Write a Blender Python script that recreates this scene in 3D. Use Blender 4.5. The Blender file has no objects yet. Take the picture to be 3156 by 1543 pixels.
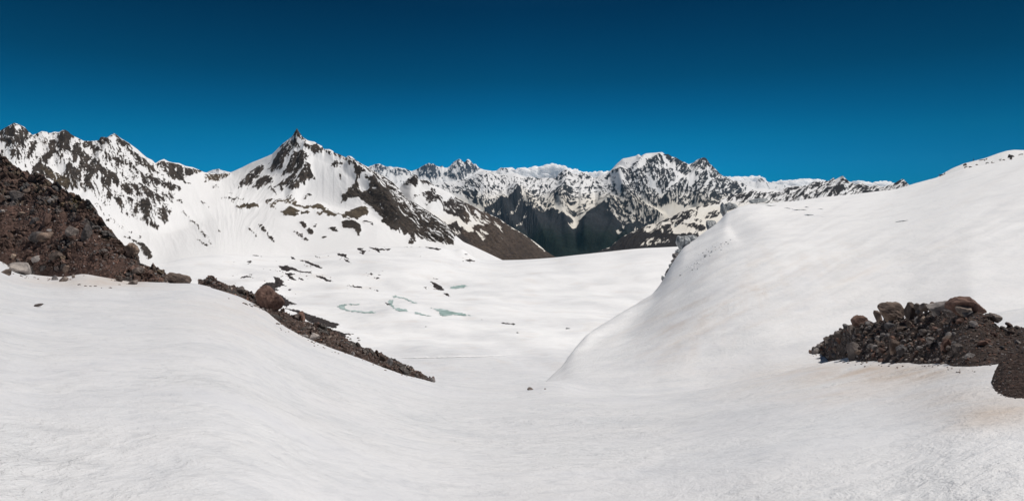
import bpy, math, random
import numpy as np
from mathutils import Vector

rng = np.random.default_rng(7)
random.seed(7)
scene = bpy.context.scene
COL = scene.collection

# ------------------------------------------------------------------ camera model
W, H = 1024, 500
F = 540.0            # focal length in picture widths / 1024
CX, V0 = 512.0, 190.0  # principal column, eye-level row
S = 1024.0 / 3156.0

# frames of the survey views: origin x, origin y, scale (photo units)
FR = {'R1': (0, 350, .4765), 'R2': (600, 350, .4765), 'R3': (1100, 420, .3416), 'R4': (1700, 420, .3416),
      'R5': (2300, 420, .4607), 'R6': (500, 700, .4369), 'R7': (2400, 850, .3575), 'R8': (1500, 600, .5164),
      'D': (0, 0, 1.2256), 'N1': (1880, 560, .2701), 'N2': (0, 450, .3574), 'N3': (340, 780, .2224),
      'N4': (850, 950, .2184), 'N5': (0, 900, .6211), 'N6': (1600, 900, .604), 'N7': (2200, 480, .3711)}

def T(r, *c):
    ox, oy, k = FR[r]
    a = np.array(c, float).reshape(-1, 2)
    return np.stack([(ox + a[:, 0] * k) * S, (oy + a[:, 1] * k) * S], 1)

PX = np.arange(-420.0, 1460.0, 1.0)

def curve(pts, smooth=0, xs=PX):
    pts = np.asarray(pts, float)
    pts = pts[np.argsort(pts[:, 0], kind='stable')]
    if smooth:
        d = np.interp(PX, pts[:, 0], pts[:, 1])
        w = np.hanning(2 * int(smooth) + 3)[1:-1]; w /= w.sum()
        p = len(w) // 2
        d = np.convolve(np.pad(d, p, mode='edge'), w, 'valid')
        return np.interp(xs, PX, d)
    return np.interp(xs, pts[:, 0], pts[:, 1])

# ------------------------------------------------------------------ noise
_pr = np.random.default_rng(11)
_perm = _pr.permutation(1024)
_ang = _pr.random(1024) * 2 * np.pi
_gx, _gy = np.cos(_ang), np.sin(_ang)

def perlin(x, y, seed=0):
    x = np.asarray(x, float) + seed * 17.31; y = np.asarray(y, float) - seed * 9.17
    xi = np.floor(x).astype(np.int64); yi = np.floor(y).astype(np.int64)
    fx, fy = x - xi, y - yi
    def g(ix, iy, dx, dy):
        h = _perm[(_perm[(ix + seed) & 1023] + iy) & 1023]
        return _gx[h] * dx + _gy[h] * dy
    u = fx * fx * fx * (fx * (fx * 6 - 15) + 10); v = fy * fy * fy * (fy * (fy * 6 - 15) + 10)
    a = g(xi, yi, fx, fy); b = g(xi + 1, yi, fx - 1, fy)
    c = g(xi, yi + 1, fx, fy - 1); d = g(xi + 1, yi + 1, fx - 1, fy - 1)
    return 1.5 * (a + u * (b - a) + v * (c - a + u * (a - b - c + d)))

def fbm(x, y, o=4, seed=0, gain=.5):
    s = 0; a = 1; t = 0
    for i in range(o):
        s = s + a * perlin(x * 2 ** i, y * 2 ** i, seed + i); t += a; a *= gain
    return s / t

def ridged(x, y, o=4, seed=0, gain=.5):
    s = 0; a = 1; t = 0
    for i in range(o):
        s = s + a * (1 - np.abs(perlin(x * 2 ** i, y * 2 ** i, seed + i)) * 1.6); t += a; a *= gain
    return s / t

def sstep(a, b, x):
    t = np.clip((x - a) / (b - a), 0, 1)
    return t * t * (3 - 2 * t)

# ------------------------------------------------------------------ survey maps of rock / snow (2 cells per unit)
class Survey:
    x0, y0, nx, ny = -60, 90, 2288, 420
    def __init__(s, base=0.0):
        s.m = np.full((s.ny, s.nx), base, np.float32)
        s.gx = s.x0 + .5 * np.arange(s.nx); s.gy = s.y0 + .5 * np.arange(s.ny)
    def box(s, p, pad=0):
        i0 = int(max(0, (p[:, 0].min() - pad - s.x0) * 2)); i1 = int(min(s.nx, (p[:, 0].max() + pad - s.x0) * 2 + 2))
        j0 = int(max(0, (p[:, 1].min() - pad - s.y0) * 2)); j1 = int(min(s.ny, (p[:, 1].max() + pad - s.y0) * 2 + 2))
        return slice(j0, max(j0, j1)), slice(i0, max(i0, i1))
    def poly(s, d, p):
        sl = s.box(p); gx, gy = np.meshgrid(s.gx[sl[1]], s.gy[sl[0]])
        ins = np.zeros(gx.shape, bool); n = len(p)
        for i in range(n):
            (x1, y1), (x2, y2) = p[i], p[(i + 1) % n]
            if y1 == y2: continue
            ins ^= ((y1 > gy) != (y2 > gy)) & (gx < (x2 - x1) * (gy - y1) / (y2 - y1) + x1)
        s.m[sl][ins] = d
    def stroke(s, d, w, p, add=False):
        sl = s.box(p, w * 2); gx, gy = np.meshgrid(s.gx[sl[1]], s.gy[sl[0]])
        best = np.full(gx.shape, 1e9)
        for i in range(len(p) - 1):
            a, b = p[i], p[i + 1]; dx, dy = b - a; L = dx * dx + dy * dy + 1e-9
            t = np.clip(((gx - a[0]) * dx + (gy - a[1]) * dy) / L, 0, 1)
            best = np.minimum(best, np.hypot(gx - a[0] - t * dx, gy - a[1] - t * dy))
        if add: s.m[sl] += d * np.clip(1 - best / w, 0, 1)
        else: s.m[sl][best < w * .5] = d
    def draw(s, items):
        for it in items:
            if it[0] == 'p': s.poly(it[2], T(it[1], *it[3]))
            elif it[0] == 's': s.stroke(it[2], it[3] * FR[it[1]][2] * S, T(it[1], *it[4]))
            elif it[0] == 'r': s.stroke(it[2], it[3], T(it[1], *it[4]), True)
        return s
    def blur(s, r):
        k = np.hanning(2 * int(r * 2) + 3)[1:-1]; k /= k.sum(); p = len(k) // 2
        a = np.pad(s.m, p, mode='edge'); t = 0
        for i, w in enumerate(k): t = t + w * a[:, i:i + s.nx]
        u = 0
        for i, w in enumerate(k): u = u + w * t[i:i + s.ny]
        return u
    @classmethod
    def at(c, m, x, y):
        fx = np.clip((x - c.x0) * 2, 0, c.nx - 1.001); fy = np.clip((y - c.y0) * 2, 0, c.ny - 1.001)
        i = fx.astype(int); j = fy.astype(int); a = fx - i; b = fy - j
        return (m[j, i] * (1 - a) + m[j, i + 1] * a) * (1 - b) + (m[j + 1, i] * (1 - a) + m[j + 1, i + 1] * a) * b

# ------------------------------------------------------------------ object helpers
def tag(o, label=None, cat=None, group=None, kind=None):
    if label: o['label'] = label
    if cat: o['category'] = cat
    if group: o['group'] = group
    if kind: o['kind'] = kind
    return o

def mesh_obj(name, V, Fc, mat, col=None, smooth=True, parent=None, link=True):
    V = np.asarray(V, np.float32).reshape(-1, 3); Fc = np.asarray(Fc, np.int32)
    k = Fc.shape[1]; n = len(Fc)
    me = bpy.data.meshes.new(name)
    me.vertices.add(len(V)); me.vertices.foreach_set('co', V.ravel())
    me.loops.add(n * k); me.loops.foreach_set('vertex_index', Fc.ravel())
    me.polygons.add(n); me.polygons.foreach_set('loop_start', np.arange(0, n * k, k, dtype=np.int32))
    me.polygons.foreach_set('use_smooth', np.full(n, smooth))
    me.update(calc_edges=True)
    if col is not None:
        ca = me.color_attributes.new('Col', 'FLOAT_COLOR', 'POINT')
        c = np.ones((len(V), 4), np.float32); c[:, :3] = np.asarray(col).reshape(-1, 3)
        ca.data.foreach_set('color', c.ravel())
    if mat: me.materials.append(mat)
    o = bpy.data.objects.new(name, me)
    if link: COL.objects.link(o)
    if parent: o.parent = parent
    return o

def grid_faces(nr, nc, flip=False):
    i = np.arange(nr * nc).reshape(nr, nc)
    f = np.stack([i[:-1, :-1], i[:-1, 1:], i[1:, 1:], i[1:, :-1]], -1).reshape(-1, 4)
    return f[:, ::-1] if flip else f

def grid_obj(name, X, Y, Z, mat, col=None, keep=None):
    f = grid_faces(*X.shape)
    V = np.stack([X, Y, Z], -1).reshape(-1, 3)
    c = None if col is None else np.asarray(col).reshape(-1, 3)
    if keep is not None:
        k = keep.ravel()
        f = f[k[f].all(1)]
        used = np.unique(f); m = np.zeros(len(V), np.int64); m[used] = np.arange(len(used))
        f = m[f]; V = V[used]; c = None if c is None else c[used]
    return mesh_obj(name, V, f, mat, c)

# ------------------------------------------------------------------ heightfields given by surveyed curves
def pchip_slopes(q, z):
    h = np.diff(q, axis=0); dl = np.diff(z, axis=0) / np.maximum(h, 1e-6)
    d = np.zeros_like(z); d[0] = dl[0]; d[-1] = dl[-1]
    for k in range(1, len(q) - 1):
        a, b = dl[k - 1], dl[k]; w1 = 2 * h[k] + h[k - 1]; w2 = h[k] + 2 * h[k - 1]
        with np.errstate(divide='ignore', invalid='ignore'):
            m = (w1 + w2) / (w1 / a + w2 / b)
        d[k] = np.where(a * b > 0, m, 0)
    return d

class HF:
    """height as a function of bearing column and depth"""
    def __init__(s, keys, soft=False, tangent=()):
        # keys: (Y array over PX, z array over PX)
        s.Y = np.stack([k[0] for k in keys]); s.Z = np.stack([k[1] for k in keys])
        s.Q = np.log(s.Y); s.D = pchip_slopes(s.Q, s.Z)
        if soft:
            h = np.diff(s.Q, axis=0); dl = np.diff(s.Z, axis=0) / np.maximum(h, 1e-6)
            s.D[1:-1] = (dl[:-1] * h[1:] + dl[1:] * h[:-1]) / (h[1:] + h[:-1])
        for k, w in tangent:      # rolling away from the eye exactly at this curve
            s.D[k] = s.D[k] * (1 - w) + s.Z[k] * w
    def z(s, px, Y):
        px = np.clip(px, PX[0], PX[-1]); q = np.log(np.maximum(Y, .3))
        i = np.clip((px - PX[0]).astype(int), 0, len(PX) - 2); t = px - PX[0] - i
        g = lambda A, k: A[k][i] * (1 - t) + A[k][i + 1] * t
        n = len(s.Y); out = g(s.Z, 0) + g(s.D, 0) * (q - g(s.Q, 0))
        for k in range(n - 1):
            q0, q1 = g(s.Q, k), g(s.Q, k + 1); h = np.maximum(q1 - q0, 1e-6); u = (q - q0) / h
            uu = np.clip(u, 0, 1); a = 2 * uu ** 3 - 3 * uu ** 2 + 1
            v = a * g(s.Z, k) + (1 - a) * g(s.Z, k + 1) + h * ((uu ** 3 - 2 * uu ** 2 + uu) * g(s.D, k) + (uu ** 3 - uu ** 2) * g(s.D, k + 1))
            out = np.where(u >= 0, v, out)
        return out
    def hit(s, px, v, y0, y1, n=600):
        """depth at which the line of sight through (px, v) first meets the surface"""
        ys = np.geomspace(y0, y1, n)
        zz = s.z(np.full(n, float(px)), ys); vv = V0 - zz * F / ys
        k = np.where(vv <= v)[0]
        if len(k) == 0: return float(ys[np.argmin(vv)])
        k = k[0]
        if k == 0: return float(ys[0])
        t = (vv[k - 1] - v) / (vv[k - 1] - vv[k] + 1e-9)
        return float(ys[k - 1] + t * (ys[k] - ys[k - 1]))

def zv(v, Y): return -(v - V0) / F * Y

# ------------------------------------------------------------------ materials
def nt(name):
    m = bpy.data.materials.new(name); m.use_nodes = True
    t = m.node_tree; b = t.nodes['Principled BSDF']
    return m, t, b

def node(t, ty, **kw):
    n = t.nodes.new(ty)
    for k, v in kw.items():
        if k in n.inputs: n.inputs[k].default_value = v
        else: setattr(n, k, v)
    return n

def noise_node(t, scale, detail=5, rough=.55, stretch=None, dist=0.0):
    tc = node(t, 'ShaderNodeTexCoord')
    src = tc.outputs['Object']
    if stretch:
        mp = node(t, 'ShaderNodeMapping'); mp.inputs['Scale'].default_value = stretch
        if len(stretch) > 3: pass
        t.links.new(src, mp.inputs['Vector']); src = mp.outputs['Vector']
    n = node(t, 'ShaderNodeTexNoise', Scale=scale, Detail=detail, Roughness=rough, Distortion=dist)
    t.links.new(src, n.inputs['Vector'])
    return n.outputs['Fac']

def ramp(t, src, stops):
    r = node(t, 'ShaderNodeValToRGB'); el = r.color_ramp.elements
    while len(el) < len(stops): el.new(.5)
    for e, (p, c) in zip(el, stops):
        e.position = p; e.color = (*c, 1) if len(c) == 3 else c
    t.links.new(src, r.inputs['Fac'])
    return r.outputs['Color']

def mixc(t, mode, fac, a, b):
    m = node(t, 'ShaderNodeMix', data_type='RGBA', blend_type=mode)
    for sock, v in ((m.inputs['Factor'], fac), (m.inputs[6], a), (m.inputs[7], b)):
        if isinstance(v, bpy.types.NodeSocket): t.links.new(v, sock)
        elif isinstance(v, (int, float)): sock.default_value = v
        else: sock.default_value = (*v, 1)
    return m.outputs[2]

def bump(t, b, h, strength, dist, prev=None):
    n = node(t, 'ShaderNodeBump', Strength=strength, Distance=dist)
    t.links.new(h, n.inputs['Height'])
    if prev: t.links.new(prev, n.inputs['Normal'])
    t.links.new(n.outputs['Normal'], b.inputs['Normal'])
    return n.outputs['Normal']

def attr_material(name, rough=.85, spec=.2, nscale=None, nstr=.3, ndist=1.0, var=None):
    m, t, b = nt(name)
    a = node(t, 'ShaderNodeAttribute', attribute_name='Col')
    c = a.outputs['Color']
    if var:
        n = noise_node(t, var[0], 6, .65)
        c = mixc(t, 'MULTIPLY', 1.0, c, ramp(t, n, [(.3, (var[1],) * 3), (.7, (var[2],) * 3)]))
    t.links.new(c, b.inputs['Base Color'])
    b.inputs['Roughness'].default_value = rough; b.inputs['Specular IOR Level'].default_value = spec
    if nscale:
        bump(t, b, noise_node(t, nscale, 6, .6), nstr, ndist)
    return m
# ------------------------------------------------------------------ camera, sun, sky
cam = bpy.data.cameras.new('camera'); camo = bpy.data.objects.new('camera', cam); COL.objects.link(camo)
cam.sensor_width = 36; cam.lens = 36 * F / W; cam.shift_y = -(250 - V0) / W
cam.clip_start = .1; cam.clip_end = 300000
camo.rotation_euler = (math.radians(90), 0, 0); scene.camera = camo

SUN_AZ, SUN_EL = math.radians(80), math.radians(65)
sd = Vector((math.sin(SUN_AZ) * math.cos(SUN_EL), math.cos(SUN_AZ) * math.cos(SUN_EL), math.sin(SUN_EL)))
sl = bpy.data.lights.new('sun', 'SUN'); sl.energy = 3.8; sl.angle = math.radians(.5); sl.color = (1, .955, .90)
so = bpy.data.objects.new('sun', sl); so.rotation_euler = sd.to_track_quat('Z', 'Y').to_euler(); COL.objects.link(so)

wd = bpy.data.worlds.new('World'); scene.world = wd; wd.use_nodes = True
t = wd.node_tree; bg = t.nodes['Background']
sky = t.nodes.new('ShaderNodeTexSky'); sky.sky_type = 'NISHITA'; sky.sun_disc = False
sky.sun_elevation = SUN_EL; sky.sun_rotation = SUN_AZ; sky.altitude = 3800
sky.air_density = 1.0; sky.dust_density = 0.0; sky.ozone_density = 6.0
# blue deepens off the horizon, dimmed to both sides; overhead greyed for ambient light
tc = t.nodes.new('ShaderNodeTexCoord'); sx = t.nodes.new('ShaderNodeSeparateXYZ'); t.links.new(tc.outputs['Generated'], sx.inputs[0])
def wramp(src, stops, lo=0.0):
    m = t.nodes.new('ShaderNodeMapRange'); m.inputs['From Min'].default_value = lo; m.inputs['From Max'].default_value = 1
    t.links.new(src, m.inputs['Value'])
    return ramp(t, m.outputs[0], [((p - lo) / (1 - lo), c) for p, c in stops])
el = wramp(sx.outputs['Z'], [(0, (.0, .40, .76)), (.04, (.0, .46, .72)), (.092, (.0, .475, .61)), (.2, (.0, .285, .355)), (.317, (.0, .170, .232)), (.65, (.20, .24, .27)), (1, (.20, .23, .25))])
azr = wramp(sx.outputs['X'], [(-1, (.75,) * 3), (-.65, (.82,) * 3), (0, (1,) * 3), (.35, (.84,) * 3), (.65, (.60,) * 3), (1, (.5,) * 3)], -1.0)
t.links.new(mixc(t, 'MULTIPLY', 1.0, mixc(t, 'MULTIPLY', 1.0, sky.outputs[0], el), azr), bg.inputs['Color'])
bg.inputs['Strength'].default_value = .1
scene.view_settings.view_transform = 'Standard'; scene.view_settings.look = 'None'
scene.view_settings.exposure = 0; scene.view_settings.gamma = 1
scene.cycles.max_bounces = 4; scene.cycles.diffuse_bounces = 3; scene.cycles.volume_bounces = 0

# ------------------------------------------------------------------ snow materials
def snow_material(name):
    m, t, b = nt(name)
    a = node(t, 'ShaderNodeAttribute', attribute_name='Col')
    sep = node(t, 'ShaderNodeSeparateColor'); t.links.new(a.outputs['Color'], sep.inputs[0])
    n1 = noise_node(t, .45, 7, .62, (.75, 1, 1), .5)
    n2 = noise_node(t, 3.6, 6, .65, (.7, 1, 1), .5)
    n3 = noise_node(t, .22, 5, .62, (.6, 1, 1), .8)
    c = ramp(t, n1, [(.30, (.80, .81, .82)), (.52, (.90, .90, .90)), (.75, (.94, .935, .93))])
    c = mixc(t, 'MULTIPLY', 1.0, c, ramp(t, n2, [(.28, (.84, .85, .865)), (.5, (1, 1, 1))]))
    c = mixc(t, 'MULTIPLY', 1.0, c, ramp(t, n3, [(.33, (.90, .90, .915)), (.5, (.97, .965, .965)), (.66, (1, 1, 1))]))
    # red: clean(1)..old grey snow(0), with brightness evened along the slope edge; green: brown dust
    grey = mixc(t, 'MULTIPLY', 1.0, c, (.79, .797, .815))
    c = mixc(t, 'MIX', sep.outputs[0], grey, mixc(t, 'MIX', .55, c, (.9, .9, .905)))
    d = node(t, 'ShaderNodeMath', operation='MULTIPLY', use_clamp=True)
    t.links.new(sep.outputs[1], d.inputs[0])
    t.links.new(ramp(t, n1, [(.3, (.35,) * 3), (.65, (1.2,) * 3)]), d.inputs[1])
    c = mixc(t, 'MIX', d.outputs[0], c, (.52, .40, .30))
    t.links.new(c, b.inputs['Base Color'])
    b.inputs['Roughness'].default_value = .55; b.inputs['Specular IOR Level'].default_value = .22
    n4 = noise_node(t, 11, 5, .62, (.8, 1, 1), .6); n5 = noise_node(t, 30, 4, .6)
    amt = ramp(t, n3, [(.36, (.22,) * 3), (.52, (.6,) * 3), (.66, (1,) * 3)])
    p = bump(t, b, n2, .85, .11); t.links.new(amt, t.nodes[-1].inputs['Strength'])
    p = bump(t, b, n4, .8, .035, p); t.links.new(amt, t.nodes[-1].inputs['Strength'])
    p = bump(t, b, n5, .7, .010, p)
    bump(t, b, n1, .4, .35, p)
    return m
M_snow = snow_material('old_snow')
def mountain_material():
    m, t, b = nt('rock_and_snow')
    a = node(t, 'ShaderNodeAttribute', attribute_name='Col')
    n = noise_node(t, .11, 8, .7); n2 = noise_node(t, .35, 5, .65)
    sv = node(t, 'ShaderNodeSeparateColor', mode='HSV'); t.links.new(a.outputs['Color'], sv.inputs[0])
    rk = node(t, 'ShaderNodeMapRange'); rk.inputs['From Min'].default_value = .5; rk.inputs['From Max'].default_value = .15
    t.links.new(sv.outputs[2], rk.inputs['Value'])          # 1 on rock, 0 on snow
    c = mixc(t, 'MULTIPLY', rk.outputs[0], a.outputs['Color'], ramp(t, n, [(.32, (.45, .45, .46)), (.5, (1, .98, .96)), (.68, (2.0, 1.9, 1.8))]))
    t.links.new(c, b.inputs['Base Color']); b.inputs['Roughness'].default_value = .85; b.inputs['Specular IOR Level'].default_value = .15
    bn = node(t, 'ShaderNodeBump', Distance=9.0); t.links.new(n, bn.inputs['Height'])
    ms = node(t, 'ShaderNodeMath', operation='MULTIPLY_ADD'); ms.inputs[1].default_value = .75; ms.inputs[2].default_value = .06
    t.links.new(rk.outputs[0], ms.inputs[0]); t.links.new(ms.outputs[0], bn.inputs['Strength'])
    t.links.new(bn.outputs['Normal'], b.inputs['Normal'])
    return m
M_mtn = mountain_material()
M_far = attr_material('distant_rock_and_snow', .9, .1)

# ------------------------------------------------------------------ near snowfield and the glacier slope on the right
D2 = T('D', -400, 610, -150, 640, 0, 656, 35, 680, 73, 690, 126, 696, 171, 696, 190, 691, 210, 689, 292, 703, 327, 710, 368, 709, 480, 711, 540, 725, 600, 744, 667, 776, 718, 817, 758, 839, 800, 857, 872, 884, 943, 911,
       1014, 934, 1092, 955, 1200, 964, 1300, 966, 1367, 957, 1535, 961, 1645, 953, 1772, 936, 1857, 915, 1958, 886, 2090, 857,
       2284, 812, 2441, 741, 2575, 716, 2700, 700, 3200, 640)
v2 = curve(D2, 9)
y2 = curve(np.array([[-400, 60], [60, 58], [280, 50], [430, 46], [654, 44], [910, 50], [1024, 56], [1400, 66]]), 90)
D3 = T('D', -400, 690, 0, 715, 350, 772, 480, 775, 700, 865, 900, 955, 1090, 1012, 1250, 1000, 1305, 985, 1367, 962, 1413, 920, 1443, 876, 1477, 838,
       1518, 813, 1560, 788, 1602, 763, 1645, 733, 1666, 706, 1678, 685, 1687, 667, 1708, 636, 1720, 620, 1746, 602, 1770, 584,
       1791, 570, 1812, 553, 1826, 534, 1854, 520, 1880, 514, 1917, 511, 1957, 509, 2130, 490, 2250, 475, 2300, 461, 2361, 445,
       2425, 424, 2485, 414, 2575, 395, 2700, 365, 3200, 250)
v3 = curve(D3, 4)
y3 = curve(np.array([[-160, 78], [490, 70], [519, 55], [543, 57], [587, 78], [637, 105], [671, 128], [694, 143], [724, 164], [778, 188], [847, 208], [1024, 235], [1300, 250]]), 24)
z2, z3 = zv(v2, y2), zv(v3, y3)
k0 = (np.full_like(PX, 2.0), np.full_like(PX, -1.98))
zs = np.convolve(np.pad(z2 / y2, 60, mode='edge'), np.hanning(123)[1:-1] / np.hanning(123).sum(), 'valid')
zs = zs + 1.75 / y2
k1 = (np.full_like(PX, 10.0), -1.75 + zs * 10 * .97); k1b = (np.full_like(PX, 23.0), -1.75 + zs * 23 * .99)
k4 = (y3 * 1.45, zv(v3 + 62, y3 * 1.45)); k5 = (y3 * 2.2, zv(v3 + 150, y3 * 2.2)); k6 = (y3 * 9, zv(v3 + 330, y3 * 9))
def smooth_col(a, w):
    k = np.hanning(2 * w + 3)[1:-1]; k /= k.sum(); p = len(k) // 2
    return np.convolve(np.pad(a, p, mode='edge'), k, 'valid')
y23a = y2 * (y3 / y2) ** .35; y23b = y2 * (y3 / y2) ** .72
m23a = smooth_col((z2 * .62 + z3 * .38), 80); m23b = smooth_col((z2 * .27 + z3 * .73), 50)
wB = sstep(535, 600, PX)
# left of the glacier slope the ground just rolls over the crest
m23a = m23a * wB + (1 - wB) * (z2 * .65 + z3 * .35); m23b = m23b * wB + (1 - wB) * (z2 * .28 + z3 * .72)
near_hf = HF([k0, k1, k1b, (y2, z2), (y23a, m23a), (y23b, m23b), (y3, z3), k4, k5, k6], True, [(6, wB), (3, (1 - wB) * .9)])

sc_px = 735.0; sc_Y = near_hf.hit(sc_px, 226, 40, 260)
def near_z(X, Y):
    X = np.asarray(X, float); Y = np.asarray(Y, float)
    px = CX + F * X / np.maximum(Y, 3.0)
    z = near_hf.z(px, np.maximum(Y, 2.0))
    z = z + np.where(Y < 2, (2 - Y) * .12, 0)
    a = sstep(2, 20, Y)
    r = np.hypot(X, Y)
    z = z + (.05 + .10 * a) * fbm(X / 7.0, Y / 4.0, 3, 3) * sstep(0, 12, r) + .028 * fbm(X / 1.9, Y / .9, 3, 5) * (1 - .5 * a)
    z = z + .35 * fbm(X / 30, Y / 22, 2, 9) * sstep(60, 130, Y)
    a_ = (px - sc_px) / 16 + .5 * (Y - sc_Y) / 20; b_ = (Y - sc_Y) / 20
    z = z - 1.1 * np.exp(-np.where(a_ < 0, 3 * a_ * a_, .8 * a_ * a_) - b_ * b_) + .0 * np.exp(-((a_ + .75) / .5) ** 2 - (b_ / 1.1) ** 2)
    return z

def near_at(px, v, y1=260):
    Y = near_hf.hit(px, v, 2.2, y1); X = (px - CX) / F * Y
    return X, Y, float(near_z(X, Y))

yy = np.concatenate([np.linspace(-9, 2.4, 22), np.geomspace(2.6, 70, 470), np.geomspace(70.5, 520, 300)])
uu = np.linspace((-330 - CX) / F, (1330 - CX) / F, 1180)
Yg, Ug = np.meshgrid(yy, uu, indexing='ij')
Xg = Ug * np.sqrt(np.maximum(Yg, 0) ** 2 + 100 * np.exp(-np.maximum(Yg, 0) / 9))
Zg = near_z(Xg, Yg)
pg = CX + F * Xg / np.maximum(Yg, 3); vg = V0 - Zg * F / np.maximum(Yg, 3)
clean_lit = .10 + .36 * sstep(600, 900, pg) + .48 * sstep(1.0, 1.9, Yg / np.interp(pg, PX, y2)) * sstep(540, 700, pg) + .18 * fbm(Xg / 9, Yg / 6, 3, 21)
clean_lit += .25 * sstep(-.1, .5, fbm(Xg / 16 + Yg / 30, Yg / 5 - Xg / 12, 3, 61)) * sstep(30, 60, Yg)
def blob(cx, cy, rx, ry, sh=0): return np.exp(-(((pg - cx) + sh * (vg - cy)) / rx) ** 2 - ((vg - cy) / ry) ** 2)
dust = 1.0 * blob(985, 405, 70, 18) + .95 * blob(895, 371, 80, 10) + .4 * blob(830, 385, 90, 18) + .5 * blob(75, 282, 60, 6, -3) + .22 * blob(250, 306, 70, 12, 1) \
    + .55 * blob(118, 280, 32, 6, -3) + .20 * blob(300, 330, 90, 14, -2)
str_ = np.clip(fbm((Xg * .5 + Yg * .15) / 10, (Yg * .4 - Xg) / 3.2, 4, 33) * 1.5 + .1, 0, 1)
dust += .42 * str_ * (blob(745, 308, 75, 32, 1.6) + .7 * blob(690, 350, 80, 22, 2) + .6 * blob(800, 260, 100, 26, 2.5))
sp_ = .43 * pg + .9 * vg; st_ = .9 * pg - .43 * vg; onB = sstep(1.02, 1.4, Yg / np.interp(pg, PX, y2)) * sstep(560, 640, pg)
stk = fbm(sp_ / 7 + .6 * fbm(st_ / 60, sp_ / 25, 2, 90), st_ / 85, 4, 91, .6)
clean_lit = clean_lit + onB * .55 * stk + .45 * np.exp(-((pg - 580) / 45) ** 2) * sstep(1.0, 1.3, Yg / np.interp(pg, PX, y2))  # last term lightens the snow to offset shading along the slope's left edge
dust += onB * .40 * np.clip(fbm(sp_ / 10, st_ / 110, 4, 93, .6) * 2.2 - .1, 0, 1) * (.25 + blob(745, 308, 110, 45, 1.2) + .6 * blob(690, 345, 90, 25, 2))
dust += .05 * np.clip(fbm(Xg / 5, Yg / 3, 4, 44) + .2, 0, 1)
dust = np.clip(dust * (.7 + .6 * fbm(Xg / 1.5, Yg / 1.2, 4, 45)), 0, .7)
snowfield = grid_obj('snowfield', Xg, Yg, Zg, M_snow, np.stack([np.clip(clean_lit, 0, 1), dust, 0 * dust], -1))
tag(snowfield, 'grey rippled old snow of the foreground rising into the smooth white glacier slope', kind='structure')

# ------------------------------------------------------------------ basin
D4 = T('D', -400, 640, 200, 668, 408, 664, 461, 648, 550, 637, 657, 642, 764, 641, 871, 626, 943, 619, 1067, 621, 1110, 624, 1150, 634, 1190, 646, 1230, 653, 1300, 652, 1390, 647, 1500, 634, 1600, 624, 1700, 619, 1900, 612, 3200, 600)
v4 = curve(D4, 12)
y4 = curve(np.array([[-160, 560], [160, 620], [300, 800], [470, 880], [560, 820], [720, 760], [1300, 760]]), 30)
c_ = lambda v: np.full_like(PX, float(v))
basin_hf = HF([(c_(55), zv(480, c_(55))), (c_(92), zv(392, c_(92))), (c_(140), zv(356, c_(140))), (c_(240), zv(322, c_(240))),
               (c_(420), zv(np.maximum(291, v4 + 14), c_(420))), (y4, zv(v4, y4)), (y4 * 1.25, zv(v4 + 14, y4 * 1.25)), (y4 * 1.9, zv(v4 + 90, y4 * 1.9))], True, [(5, 1.0)])

def basin_z(px, Y):
    px = np.asarray(px, float); Y = np.asarray(Y, float)
    z = basin_hf.z(px, Y); q = np.log(Y)
    e = sstep(90, 130, Y) * (1 - .85 * sstep(.6, .97, Y / np.interp(px, PX, y4)))
    wob = 2.5 * fbm(px / 55, q * 0, 2, 3)
    z = z + Y * e * (.0105 * fbm(px / 95 + 3, q * 4 + .006 * px, 3, 71, .4) + .0008 * fbm(px / 30, q * 12, 2, 72))
    # snow lip in front of the hollow
    w = sstep(398, 420, px) * (1 - sstep(510, 560, px))
    L = 137 + wob + .03 * (px - 460)
    z = z + w * (.25 * sstep(L - .7, L + .5, Y) * (1 - sstep(148, 215, Y)))
    z = z + 8.5 * np.exp(-((px - 463) / 8.5) ** 2 - ((Y - 770) / 60) ** 2) + 3 * np.exp(-((px - 440) / 16) ** 2 - ((Y - 760) / 60) ** 2)
    # smooth snow dome around the thaw pools
    z = z + 3.5 * np.exp(-((px - 400) / 95) ** 2 - ((q - math.log(300)) / .33) ** 2)
    return z
def basin_at(px, v, y0=120):
    ys = np.geomspace(y0, 900, 900); zz = basin_z(np.full(900, float(px)), ys); vv = V0 - zz * F / ys
    k = np.where(vv <= v)[0]; k = k[0] if len(k) else int(np.argmin(vv))
    Y = float(ys[k]); return (px - CX) / F * Y, Y, float(zz[k])

pxg = np.arange(60, 900, .8); 
yy = np.concatenate([np.geomspace(56, 130, 40), np.geomspace(131, 950, 520), np.geomspace(960, 1500, 20)])
Yg, Pg = np.meshgrid(yy, pxg, indexing='ij')
Zg = basin_z(Pg, Yg); Xg = (Pg - CX) / F * Yg
cl = .86 + 1.0 * fbm(Pg / 60, np.log(Yg) * 9, 4, 75)
cl = np.clip(cl * (.05 + .95 * sstep(126, 185, Yg)) , 0, 1)  # near hollow greyed in colour to level its brightness with the slope edge
ds = np.clip(.45 * fbm(Pg / 30, np.log(Yg) * 16, 4, 77) - .07, 0, .16)
basin = grid_obj('snow_basin', Xg, Yg, Zg, M_snow, np.stack([cl, ds, 0 * ds], -1))
tag(basin, 'wide white snow basin with thaw pools below the pyramid peak', kind='structure')

# ------------------------------------------------------------------ mountains
SNOW = np.array([.75, .75, .755]); CREAM = np.array([.70, .65, .56])

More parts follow.
